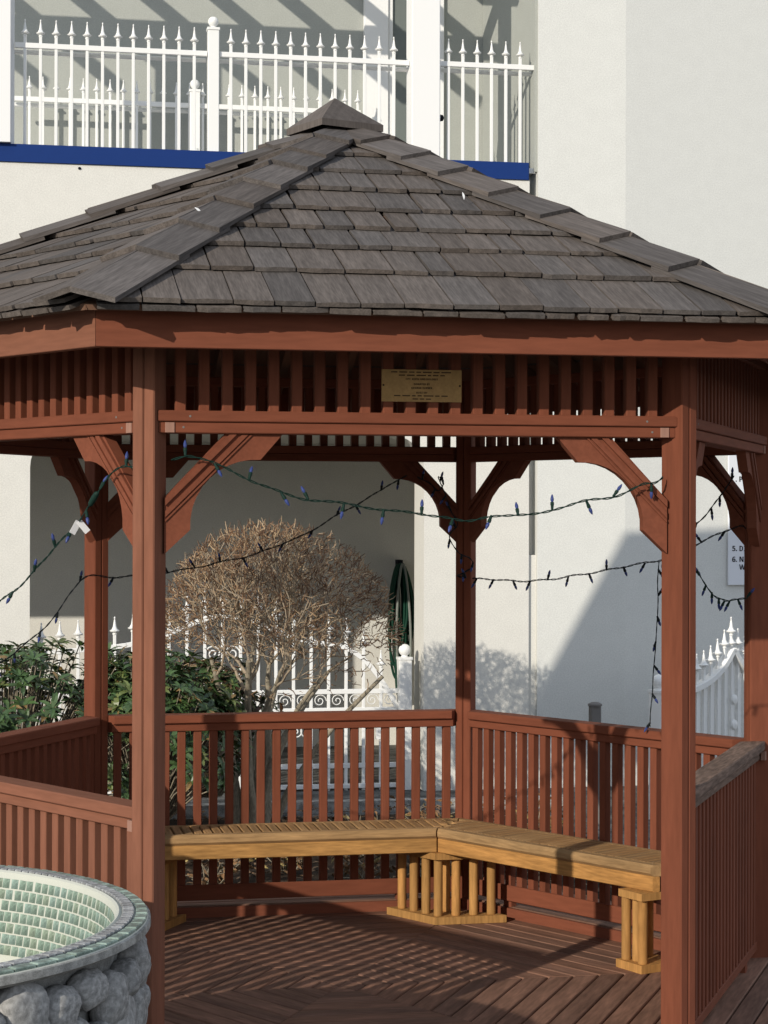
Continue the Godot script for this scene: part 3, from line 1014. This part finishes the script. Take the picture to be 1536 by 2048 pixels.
# ------------------------------------------------------------------ plants
func make_tree() -> void:
	var base := Vector3(0.24, GROUND + 0.02, -4.46)
	var t := thing("clipped_tree", "bare multi-stemmed tree clipped into a dome beside the gazebo", "tree", base)
	var r2 := RandomNumberGenerator.new()
	r2.seed = 21
	var trunk := stool()
	var limbs := stool()
	var twigs := stool()
	var cc := Vector3(0.10, 1.14, 0)
	var dome := func(p: Vector3) -> float:
		# below 1 inside the clipped crown (local axes, base at the ground)
		var d := p - cc
		var rx := 0.70 if d.x < 0 else 0.80
		var e := Vector3(d.x / rx, d.y / (0.75 if d.y > 0 else 0.24), d.z / 0.68)
		return e.length()
	var tips: Array = []
	var stems := [[-0.10, 0.0, -0.30, 0.05], [-0.05, 0.04, -0.02, -0.18], [0.0, -0.04, 0.10, 0.22], [0.03, 0.03, 0.06, -0.05], [0.07, -0.02, 0.34, 0.12], [0.09, 0.04, 0.45, -0.22], [-0.06, -0.06, -0.45, -0.25], [0.11, 0.0, 0.75, 0.05], [0.02, 0.07, -0.12, 0.35], [0.05, -0.07, 0.22, -0.35]]
	for s in stems:
		var p0 := Vector3(s[0], -0.04, s[1])
		var top := Vector3(s[2] + 0.05, r2.randf_range(0.98, 1.15) - absf(s[2]) * 0.25, s[3])
		var pts := PackedVector3Array()
		var rr := PackedFloat32Array()
		var rad := r2.randf_range(0.022, 0.036)
		var bend := Vector3(r2.randf_range(-0.05, 0.05), 0, r2.randf_range(-0.05, 0.05))
		for i in 12:
			var u := i / 11.0
			var q := p0.lerp(top, u)
			q += Vector3((u * u - u) * (top.x - p0.x) * 0.9, 0, (u * u - u) * (top.z - p0.z) * 0.9) + bend * sin(u * PI) + Vector3(r2.randf_range(-1, 1), 0, r2.randf_range(-1, 1)) * 0.008
			pts.append(q)
			rr.append(lerpf(rad, rad * 0.45, u))
		add_tube(trunk, pts, rr, 8)
		# limbs leave the stem from half way up
		for l in 8:
			var i0 := r2.randi_range(6, 11)
			var a := pts[i0]
			var dir := Vector3(r2.randf_range(-1, 1), r2.randf_range(0.1, 1.2), r2.randf_range(-1, 1)).normalized()
			tips.append([a, dir, rr[i0] * 0.72, 0])
	var grow: Array = tips
	var ends: Array = []
	while not grow.is_empty():
		var b: Array = grow.pop_back()
		var p: Vector3 = b[0]
		var d: Vector3 = b[1]
		var rad: float = b[2]
		var lev: int = b[3]
		var pts := PackedVector3Array([p])
		var rr := PackedFloat32Array([rad])
		var steps := r2.randi_range(3, 5)
		for i in steps:
			d = (d + Vector3(r2.randf_range(-1, 1), r2.randf_range(-0.5, 0.8), r2.randf_range(-1, 1)) * 0.42).normalized()
			var q := p + d * r2.randf_range(0.045, 0.085)
			if dome.call(q) > 0.97: break
			p = q
			pts.append(p)
			rr.append(maxf(0.0032, rad * (1.0 - 0.12 * (i + 1))))
		if pts.size() > 1:
			add_tube(limbs, pts, rr, 5)
			ends.append([p, d])
			if lev < 3:
				for c in (3 if lev < 2 else 2):
					var nd := (d + Vector3(r2.randf_range(-1, 1), r2.randf_range(-0.3, 0.8), r2.randf_range(-1, 1)) * 0.95).normalized()
					grow.append([pts[r2.randi_range(maxi(1, pts.size() - 3), pts.size() - 1)], nd, rr[rr.size() - 1] * 0.80, lev + 1])
	# fine twigs: sheared ends crowd the surface of the dome, thinner inside
	var cols := [Color(0.27, 0.160, 0.088), Color(0.36, 0.235, 0.135), Color(0.15, 0.085, 0.048), Color(0.50, 0.365, 0.23), Color(0.12, 0.065, 0.038)]
	var made := 0
	while made < 4000:
		var v := Vector3(r2.randfn(), absf(r2.randfn()), r2.randfn()).normalized()
		if r2.randf() < 0.05: v.y = -v.y
		# clumps of sheared shoots with thinner places between them
		var clump := sin(v.x * 9.0 + 1.3) * cos(v.z * 8.0 + v.y * 5.0) + sin(v.y * 11.0 + v.z * 7.0)
		if clump < -0.35 and r2.randf() < 0.72: continue
		var e := 1.0 - 0.30 * r2.randf() * r2.randf()
		if r2.randf() < 0.10: e = r2.randf_range(0.5, 0.85)
		var p := cc + Vector3(v.x * (0.70 if v.x < 0 else 0.80), v.y * (0.75 if v.y > 0 else 0.30), v.z * 0.68) * e
		p += Vector3(r2.randfn(), r2.randfn(), r2.randfn()) * 0.008
		var d := (v * 0.9 + Vector3(r2.randf_range(-1, 1), r2.randf_range(-0.7, 1.0), r2.randf_range(-1, 1))).normalized()
		var pts := PackedVector3Array([p])
		var ln := r2.randf_range(0.016, 0.036)
		for i in 2:
			d = (d + Vector3(r2.randf_range(-1, 1), r2.randf_range(-1, 1), r2.randf_range(-1, 1)) * 0.6).normalized()
			pts.append(pts[i] + d * ln)
		var r0 := r2.randf_range(0.0018, 0.0042)
		add_tube(twigs, pts, PackedFloat32Array([r0, r0 * 0.85, r0 * 0.6]), 3, cols[r2.randi() % 5])
		made += 1
	for b in ends:
		for i in 2:
			var pts := PackedVector3Array([b[0]])
			var d: Vector3 = b[1]
			for j in 3:
				d = (d + Vector3(r2.randf_range(-1, 1), r2.randf_range(-0.6, 0.9), r2.randf_range(-1, 1)) * 0.7).normalized()
				var q := pts[j] + d * r2.randf_range(0.025, 0.055)
				if dome.call(q) > 1.02: q = pts[j] + d * 0.006
				pts.append(q)
			add_tube(twigs, pts, PackedFloat32Array([0.0028, 0.0024, 0.002, 0.0014]), 3, cols[r2.randi() % 5])
	part(t, "trunk", trunk.commit(), M.bark)
	part(t, "limbs", limbs.commit(), mat(lin(0.34, 0.275, 0.20), 0.95))
	part(t, "crown", twigs.commit(), M.twig)

func leaf_into(st: SurfaceTool, x: Transform3D, l: float, w: float, col: Color, tip: Color) -> void:
	# a folded, drooping lance-shaped leaf along y
	var mid := [Vector3(0, 0, 0), Vector3(0, l * 0.35, l * 0.05), Vector3(0, l * 0.7, l * 0.03), Vector3(0, l, -l * 0.10)]
	var ww := [0.10, 0.5, 0.42, 0.0]
	for s in [-1, 1]:
		for i in 3:
			var a: Vector3 = mid[i]
			var b: Vector3 = mid[i + 1]
			var ao := a + Vector3(s * w * ww[i], 0, w * 0.16 * (1.0 if i > 0 else 0.0))
			var bo := b + Vector3(s * w * ww[i + 1], 0, w * 0.16 * (1.0 if i < 2 else 0.0))
			var n := (b - a).cross(ao - a).normalized()
			if n.z < 0: n = -n
			var wn := (x.basis * n).normalized()
			for tr in [[a, b, bo], [a, bo, ao]]:
				if ((tr[1] - tr[0]) as Vector3).cross(tr[2] - tr[0]).length_squared() < 1e-14: continue
				st.set_color(col.lerp(tip, i / 3.0))
				tri(st, x * tr[0], x * tr[1], x * tr[2], wn)

func make_bush() -> void:
	var r2 := RandomNumberGenerator.new()
	r2.seed = 33
	var blobs := [
		["evergreen_bush", "glossy dark green broad-leaved bush beyond the gazebo railing", [[Vector3(-1.25, 0.50, -3.75), Vector3(0.85, 0.62, 0.62)], [Vector3(-0.45, 0.48, -3.85), Vector3(0.55, 0.58, 0.5)], [Vector3(-2.1, 0.45, -3.7), Vector3(0.7, 0.6, 0.6)]], 1350, 230],
		["evergreen_bush", "shaded bush with bronze tips behind the stems of the clipped tree", [[Vector3(0.02, 0.42, -5.0), Vector3(0.46, 0.50, 0.36)], [Vector3(-0.4, 0.42, -4.95), Vector3(0.42, 0.50, 0.36)]], 420, 60],
	]
	for bl in blobs:
		var list: Array = bl[2]
		var base: Vector3 = list[0][0]
		base.y = GROUND + 0.03
		var t := thing(bl[0], bl[1], "bush", base, "evergreen bushes behind the gazebo")
		var leaves := stool()
		var stems := stool()
		var singles := 0
		var want: int = bl[4]
		for i in bl[3]:
			var e: Array = list[r2.randi() % list.size()]
			var c: Vector3 = e[0]
			var rr: Vector3 = e[1]
			var v := Vector3(r2.randfn(), r2.randfn(), r2.randfn()).normalized()
			if v.y < -0.3: v.y = -v.y
			var lump := 1.0 + 0.12 * sin(v.x * 7.0 + v.y * 5.0) * cos(v.z * 6.0)
			var p := c + Vector3(v.x * rr.x, v.y * rr.y, v.z * rr.z) * lump * r2.randf_range(0.80, 1.0)
			var inside := false
			for o in list:
				if o == e: continue
				var dd: Vector3 = (p - o[0]) / o[1]
				if dd.length() < 0.78: inside = true
			if inside: continue
			p -= base
			var axis := (v + Vector3(0, 0.7, 0) + Vector3(r2.randf_range(-0.4, 0.4), 0, r2.randf_range(-0.4, 0.4))).normalized()
			var u := axis.cross(Vector3(0.3, 0.1, 1)).normalized()
			var w := axis.cross(u)
			var root := c - base + Vector3(v.x * rr.x * 0.2, -rr.y * 0.7, v.z * rr.z * 0.2)
			add_tube(stems, PackedVector3Array([root, root.lerp(p, 0.55) + Vector3(0, 0.04, 0), p]), PackedFloat32Array([0.008, 0.005, 0.003]), 4)
			var n := r2.randi_range(6, 9)
			var hue := r2.randf()
			for k in n:
				var a := TAU * k / n + r2.randf_range(-0.2, 0.2)
				var outd := (u * cos(a) + w * sin(a))
				var y := (outd + axis * r2.randf_range(-0.15, 0.65)).normalized()
				var zz := (axis - y * axis.dot(y)).normalized()
				var x := Transform3D(Basis(y.cross(zz), y, zz), p)
				var f := r2.randf_range(0.7, 1.35)
				var col := Color(0.048 * f, 0.088 * f, 0.030 * f)
				if hue > 0.75: col = Color(0.100 * f, 0.125 * f, 0.040 * f)
				if r2.randf() < 0.05: col = Color(0.20, 0.13, 0.05)
				if bl[4] == 60 and r2.randf() < 0.3: col = Color(0.075 * f, 0.040 * f, 0.022 * f)
				var l := r2.randf_range(0.055, 0.100)
				var wd := l * r2.randf_range(0.30, 0.38)
				if singles < want and v.z > 0.35 and r2.randf() < 0.35:
					var s1 := stool()
					leaf_into(s1, Transform3D.IDENTITY, l, wd, col, col * 1.2)
					part(t, "leaf", s1.commit(), M.leaf, x)
					singles += 1
				else:
					leaf_into(leaves, x, l, wd, col, col * 1.2)
		part(t, "stems", stems.commit(), M.bark)
		var o2 := part(t, "foliage", leaves.commit(), M.leaf)
		o2.set_meta("kind", "stuff")

func make_bed_plants() -> void:
	var r2 := RandomNumberGenerator.new()
	r2.seed = 44
	# withered low plants along the bed
	var spots := [[0.55, -2.5], [0.95, -2.7], [1.3, -2.9], [0.2, -2.9], [1.6, -3.3], [-0.2, -2.6], [0.75, -3.5], [1.25, -4.2], [1.9, -4.0]]
	for s in spots:
		var t := thing("withered_plant", "withered brown low plant in the soil behind the bench railing", "plant", Vector3(s[0], GROUND + 0.03, s[1]), "withered plants in the bed")
		var st := stool()
		var lf := stool()
		for i in 26:
			var d := Vector3(r2.randf_range(-1, 1), r2.randf_range(0.8, 1.8), r2.randf_range(-1, 1)).normalized()
			var l := r2.randf_range(0.14, 0.30)
			var p1 := d * l * 0.6 + Vector3(r2.randf_range(-0.06, 0.06), 0, r2.randf_range(-0.06, 0.06))
			var p2 := p1 + (d + Vector3(r2.randf_range(-1, 1), -0.5, r2.randf_range(-1, 1))).normalized() * l * 0.5
			add_tube(st, PackedVector3Array([Vector3(r2.randf_range(-0.06, 0.06), -0.01, r2.randf_range(-0.06, 0.06)), p1, p2]), PackedFloat32Array([0.0035, 0.0028, 0.0015]), 4)
			for k in 5:
				var at := p1.lerp(p2, k / 4.0) if k > 1 else p1 * (0.5 + 0.4 * k)
				var y := Vector3(r2.randf_range(-1, 1), r2.randf_range(-0.8, 0.6), r2.randf_range(-1, 1)).normalized()
				var zz := y.cross(Vector3(0.2, 1, 0.4)).normalized()
				var f := r2.randf_range(0.6, 1.5)
				var c := Color(0.17 * f, 0.095 * f, 0.045 * f)
				if r2.randf() < 0.2: c = Color(0.26 * f, 0.20 * f, 0.08 * f)
				leaf_into(lf, Transform3D(Basis(y.cross(zz), y, zz), at), r2.randf_range(0.03, 0.055), 0.018, c, c)
		part(t, "stems", st.commit(), M.bark)
		var o := part(t, "leaves", lf.commit(), M.dryleaf)
		o.set_meta("kind", "stuff")
	var lt := stool()
	for i in 2600:
		var p := Vector3(r2.randf_range(-2.6, 2.3), GROUND + 0.055 + r2.randf() * 0.02, r2.randf_range(-5.2, -1.9))
		var y := Vector3(r2.randf_range(-1, 1), r2.randf_range(-0.2, 0.25), r2.randf_range(-1, 1)).normalized()
		var zz := (Vector3.UP - y * y.y).normalized()
		var f := r2.randf_range(0.5, 1.6)
		var c := Color(0.16 * f, 0.095 * f, 0.05 * f)
		leaf_into(lt, Transform3D(Basis(y.cross(zz), y, zz), p), r2.randf_range(0.03, 0.07), 0.025, c, c)
	var o3 := MeshInstance3D.new()
	o3.name = "leaf_litter"
	o3.mesh = lt.commit()
	o3.material_override = M.dryleaf
	add_child(o3)
	tag(o3, "dry brown fallen leaves scattered over the planting bed", "leaves")
	o3.set_meta("kind", "stuff")

# ------------------------------------------------------------------ light strings
func string_of_lights(label: String, path: Array, every: float, sd: int, dark: bool) -> Node3D:
	var r2 := RandomNumberGenerator.new()
	r2.seed = sd
	var origin: Vector3 = path[0]
	var t := thing("light_string", label, "light string", origin, "strings of blue bulbs")
	var cv := Curve3D.new()
	for i in path.size():
		var a: Vector3 = path[maxi(i - 1, 0)]
		var b: Vector3 = path[mini(i + 1, path.size() - 1)]
		var h := (b - a) / 6.0
		cv.add_point(path[i] - origin, -h, h)
	var total := cv.get_baked_length()
	var wires := stool()
	for w in 2:
		var pts := PackedVector3Array()
		var rr := PackedFloat32Array()
		var n := int(total / 0.012)
		for i in n + 1:
			var d := total * i / n
			var a := d * 75.0 + w * PI
			var p := cv.sample_baked(d, true)
			pts.append(p + Vector3(0, sin(a), cos(a)) * 0.0026 + Vector3(0, sin(d * 31.0 + sd) * 0.003, cos(d * 23.0) * 0.003))
			rr.append(0.0019)
		add_tube(wires, pts, rr, 5)
	part(t, "wire", wires.commit(), M.darkwire if dark else M.wire)
	if not mesh_cache.has("bulb"):
		mesh_cache["bulb"] = lathe([Vector2(0.0032, 0.0), Vector2(0.0052, 0.004), Vector2(0.0059, 0.009), Vector2(0.0050, 0.015), Vector2(0.0026, 0.022), Vector2(0.0, 0.026)], 8)
		mesh_cache["socket"] = lathe([Vector2(0.0, -0.002), Vector2(0.0042, 0.0), Vector2(0.0050, 0.012), Vector2(0.0062, 0.016), Vector2(0.0062, 0.024), Vector2(0.0, 0.026)], 8)
	var d := every * 0.4
	while d < total:
		var p := cv.sample_baked(d, true)
		var dir := Vector3(r2.randf_range(-0.7, 0.7), -1.0 if r2.randf() < 0.68 else 0.9, r2.randf_range(-0.5, 0.5)).normalized()
		var s := Vector3.RIGHT if absf(dir.y) > 0.5 else Vector3.UP
		var xa := dir.cross(s).normalized()
		var x := Transform3D(Basis(xa, dir, xa.cross(dir)), p)
		var so := part(t, "socket", mesh_cache["socket"], M.darkwire if dark else M.wire, x)
		part(so, "bulb", mesh_cache["bulb"], M.bulb, Transform3D(Basis(), Vector3(0, 0.0245, 0)))
		d += every * r2.randf_range(0.75, 1.25)
	return t

func V(x: float, y: float, z: float) -> Vector3: return Vector3(x, y, z)

func make_strings() -> void:
	string_of_lights("blue bulb string swagged across the front opening of the gazebo", [V(-0.80,2.005,1.545), V(-0.753,2.020,1.545), V(-0.710,2.012,1.545), V(-0.632,1.981,1.545), V(-0.523,1.932,1.545), V(-0.413,1.893,1.545), V(-0.302,1.878,1.545), V(-0.142,1.856,1.545), V(-0.030,1.842,1.545), V(0.059,1.834,1.545), V(0.141,1.816,1.545), V(0.223,1.837,1.545), V(0.346,1.838,1.545), V(0.445,1.863,1.545), V(0.529,1.883,1.545), V(0.629,1.900,1.545), V(0.722,1.936,1.545), V(0.765,1.942,1.535), V(0.80,1.965,1.515)], 0.115, 3, false)
	var l := string_of_lights("blue bulb string with white paper tag hanging steeply beside the mosaic basin", [V(-0.905,1.983,1.512), V(-0.943,1.984,1.457), V(-0.985,1.953,1.384), V(-1.028,1.879,1.310), V(-1.072,1.808,1.234), V(-1.116,1.756,1.156), V(-1.178,1.682,1.050), V(-1.225,1.621,0.969), V(-1.281,1.568,0.872), V(-1.380,1.489,0.700), V(-1.466,1.435,0.551), V(-1.556,1.414,0.396)], 0.13, 5, false)
	var o: Vector3 = l.position
	var dn := (V(-1.050,1.836,1.272) - V(-1.006,1.919,1.347)).normalized()
	var sx := dn.cross(Vector3.UP).normalized()
	part(l, "connector", lathe([Vector2(0.004, -0.03), Vector2(0.009, -0.022), Vector2(0.0105, 0.0), Vector2(0.009, 0.026), Vector2(0.005, 0.034)], 8), M.wire, Transform3D(Basis(sx, dn, sx.cross(dn)), V(-1.024,1.888,1.318) - o))
	for i in 2:
		part(l, "paper_tag", slab(-0.011, 0.011, -0.045, 0.0, -0.0006, 0.0006, 0.0002), M.tagpaper, Transform3D(Basis(Vector3.FORWARD, 0.5 - 1.2 * i) * Basis(Vector3.UP, 0.4), V(-1.068,1.815,1.245) - o))
	string_of_lights("dark blue bulb string crossing the gazebo from the corner post behind the bench", [V(0.545,2.02,-1.335), V(0.460,1.983,-1.303), V(0.398,1.943,-1.286), V(0.239,1.859,-1.240), V(0.143,1.807,-1.212), V(0.047,1.752,-1.183), V(-0.048,1.717,-1.155), V(-0.142,1.680,-1.126), V(-0.235,1.654,-1.097), V(-0.441,1.613,-1.031), V(-0.598,1.587,-0.979), V(-0.763,1.575,-0.922), V(-0.828,1.572,-0.900), V(-0.935,1.576,-0.862), V(-0.999,1.520,-0.839), V(-1.056,1.433,-0.818), V(-1.126,1.356,-0.792), V(-1.229,1.272,-0.754), V(-1.301,1.223,-0.726), V(-1.47,1.10,-0.66)], 0.13, 8, true)
	string_of_lights("dark bulb string swagged along the gazebo side before the sunlit projecting wall", [V(0.862,1.545,-1.365), V(0.913,1.547,-1.279), V(1.002,1.542,-1.124), V(1.090,1.550,-0.973), V(1.174,1.571,-0.826), V(1.272,1.599,-0.658), V(1.359,1.628,-0.507), V(1.433,1.651,-0.378), V(1.538,1.723,-0.195), V(1.598,1.767,-0.092), V(1.650,1.800,-0.002), V(1.664,1.785,0.023)], 0.105, 13, true)
	string_of_lights("short bulb string rising to the brace in front of the rules board", [V(1.52,1.80,-0.20), V(1.557,1.841,-0.143), V(1.589,1.910,-0.088), V(1.614,1.967,-0.045), V(1.63,2.0,-0.02)], 0.075, 17, true)
	string_of_lights("short bunched bulb string hanging above the peaked side gate", [V(1.52,1.64,-0.20), V(1.546,1.578,-0.163), V(1.580,1.512,-0.103), V(1.600,1.497,-0.069), V(1.613,1.489,-0.047), V(1.632,1.498,-0.013), V(1.665,1.51,0.04)], 0.04, 19, false)
	string_of_lights("dark bulb string hanging straight down beside the gazebo post", [V(1.433,1.647,-0.378), V(1.430,1.562,-0.383), V(1.432,1.478,-0.381), V(1.427,1.372,-0.388), V(1.424,1.266,-0.393), V(1.418,1.170,-0.403), V(1.415,1.085,-0.408), V(1.411,1.010,-0.416), V(1.410,0.942,-0.418)], 0.10, 23, true)
	string_of_lights("tangle of dark bulbs wound round the corner post behind the bench", [V(0.60,2.02,-1.37), V(0.66,1.99,-1.375), V(0.70,1.95,-1.37), V(0.73,1.99,-1.385), V(0.70,2.02,-1.37), V(0.74,1.93,-1.385), V(0.77,1.86,-1.40), V(0.80,1.80,-1.395), V(0.76,1.74,-1.40), V(0.80,1.67,-1.38), V(0.86,1.64,-1.40), V(0.88,1.60,-1.42), V(0.82,1.57,-1.40), V(0.80,1.56,-1.41), V(0.84,1.55,-1.39)], 0.08, 29, true)

# ------------------------------------------------------------------ small things
func lettering(parent: Node3D, txt: String, size: float, at: Vector3, material: Material, centred := true) -> void:
	var f := SystemFont.new()
	f.font_names = PackedStringArray(["Droid Sans"])
	f.font_weight = 700
	var tm := TextMesh.new()
	tm.text = txt
	tm.font = f
	tm.font_size = 24
	tm.pixel_size = size / 24.0
	tm.depth = 0.0012
	tm.horizontal_alignment = HORIZONTAL_ALIGNMENT_CENTER if centred else HORIZONTAL_ALIGNMENT_LEFT
	part(parent, "lettering", tm, material, Transform3D(Basis(), at))

func make_small_things() -> void:
	# brass plaque screwed to the frieze
	var p := thing("brass_plaque", "small brass dedication plaque screwed to the front frieze slats", "plaque", Vector3(-0.003, 2.197, 1.5165))
	part(p, "plate", slab(-0.130, 0.130, 0.0, 0.102, -0.0015, 0.0015, 0.0006), M.brass)
	var lines := [["", 0.094, 0.2], ["", 0.084, 0.15], ["CPT. KEITH AND DOLORES", 0.072, 0], ["DONATED BY", 0.056, 0], ["GEORGE TURNER", 0.044, 0], ["BUILT BY", 0.029, 0], ["", 0.019, 0.18], ["", 0.009, 0.06]]
	var r2 := RandomNumberGenerator.new()
	r2.seed = 3
	for l in lines:
		if l[0] != "":
			lettering(p, l[0], 0.0085, Vector3(0, l[1], 0.0018), M.engraved)
		else:
			var x: float = -l[2] / 2
			while x < l[2] / 2 - 0.004:
				var w := minf(r2.randf_range(0.010, 0.032), l[2] / 2 - x)
				part(p, "worn_lettering", slab(x, x + w, l[1] - 0.0018, l[1] + 0.0018, 0.0013, 0.0019, 0.0002), M.engraved)
				x += w + 0.006
	for s in [-1, 1]:
		part(p, "screw", lathe([Vector2(0.0, 0.002), Vector2(0.003, 0.001), Vector2(0.0035, 0.0)], 8), M.engraved, Transform3D(Basis(Vector3.RIGHT, PI / 2), Vector3(0.124 * s, 0.052, 0.0015)))
	# garden hose hung in loops on the porch wall
	var h := thing("garden_hose", "dark green garden hose hanging in long loops on the porch wall", "hose", Vector3(2.10, 1.42, -9.15))
	part(h, "hook", slab(-0.02, 0.02, -0.01, 0.05, -0.02, 0.12), M.ink)
	for i in 22:
		var pts := PackedVector3Array()
		var ww := r2.randf_range(0.01, 0.118)
		var ln := r2.randf_range(0.55, 0.78) + (0.35 if i % 3 == 0 else 0.0)
		var zo := 0.02 + i * 0.009
		var sl := r2.randf_range(-0.03, 0.04)
		for k in 29:
			var a := TAU * k / 28.0
			var yy := 0.02 - ln * (0.5 - 0.5 * cos(a))
			pts.append(Vector3(sin(a) * ww * (0.55 + 0.45 * (0.5 - 0.5 * cos(a))) + sl * (0.5 - 0.5 * cos(a)), yy, zo))
		part(h, "loop", tube_mesh(pts, 0.011, 7), M.hosegrey if i == 21 else M.hose)
	# rules board on the projecting wall
	var b := thing("rules_board", "white painted rules board with numbered black lines on the wall", "sign", Vector3(4.048, 1.335, -6.484))
	b.rotation.y = atan2(0.64, 3.985)
	part(b, "board", slab(0.0, 0.72, 0.0, 0.975, 0.0, 0.018), M.signboard)
	var rows := [["TH", 0.10, 0.87], [". PO", 0.055, 0.785], ["4.", 0.028, 0.47], ["SO", 0.085, 0.36], ["5. DI", 0.028, 0.27], ["6. NO", 0.028, 0.19], ["W", 0.09, 0.132]]
	for r in rows:
		lettering(b, r[0], 0.055, Vector3(r[1], r[2], 0.0195), M.ink, false)
	# slim dark bollard before the wall
	var bo := thing("bollard", "short weathered grey bollard standing before the shaded wall", "bollard", Vector3(2.435, GROUND, -4.55))
	part(bo, "shaft", stick(0.066, 0.76, 0.066, 0.006), M.grey)
	part(bo, "cap", lathe([Vector2(0.047, 0.0), Vector2(0.047, 0.012), Vector2(0.02, 0.024), Vector2(0.0, 0.026)], 10), M.grey, Transform3D(Basis(), Vector3(0, 0.76, 0)))
	# sign panel on a tall post, left of the gazebo: it throws the slanted shade on the projecting wall
	var e1 := Vector3(-0.703, 0, 0.711).normalized()
	var e2 := Vector3(0.711, 0, 0.703).normalized()
	var s := thing("post_sign", "plain white panel with one slanted side on a tall steel post", "sign", e1 * 1.6 + e2 * -2.33 + Vector3(0, GROUND, 0))
	s.transform.basis = Basis(e2, Vector3.UP, e2.cross(Vector3.UP))
	part(s, "post", stick(0.10, 3.5, 0.10), M.grey, Transform3D(Basis(), Vector3(0.1, 0, 0)))
	var st := stool()
	add_prism(st, PackedVector2Array([Vector2(-0.42, 3.24), Vector2(-0.285, 3.667), Vector2(0.146, 4.882), Vector2(0.704, 5.186), Vector2(1.13, 5.418), Vector2(1.13, 3.24)]), -0.11, 0, -0.05, 0, Transform3D(Basis(Vector3.RIGHT, Vector3.FORWARD, Vector3.UP), Vector3.ZERO))
	part(s, "panel", st.commit(), M.whitewall)
	# two small white feathers caught on the shingles
	for f in [[Vector3(-0.672, 2.822, 1.203), 0.9, "curled white feather lying on the hip of the shingle roof"], [Vector3(0.270, 2.935, 0.945), 0.1, "upright white feather stuck between the roof shingles"]]:
		var ft2 := thing("feather", f[2], "feather", f[0])
		ft2.rotation = Vector3(-0.3, 0.3, f[1])
		ft2.scale = Vector3.ONE * 0.65
		var pl := PackedVector2Array()
		for i in 7: pl.append(Vector2(0.007 * sin(PI * i / 6.0), 0.045 * i / 6.0))
		for i in range(5, 0, -1): pl.append(Vector2(-0.006 * sin(PI * i / 6.0), 0.045 * i / 6.0))
		var fst := stool()
		add_plate(fst, pl, func(p: Vector2) -> float: return sin(p.y * 60.0) * 0.004, func(p: Vector2) -> float: return sin(p.y * 60.0) * 0.004 + 0.0015)
		part(ft2, "vane", fst.commit(), M.tagpaper)
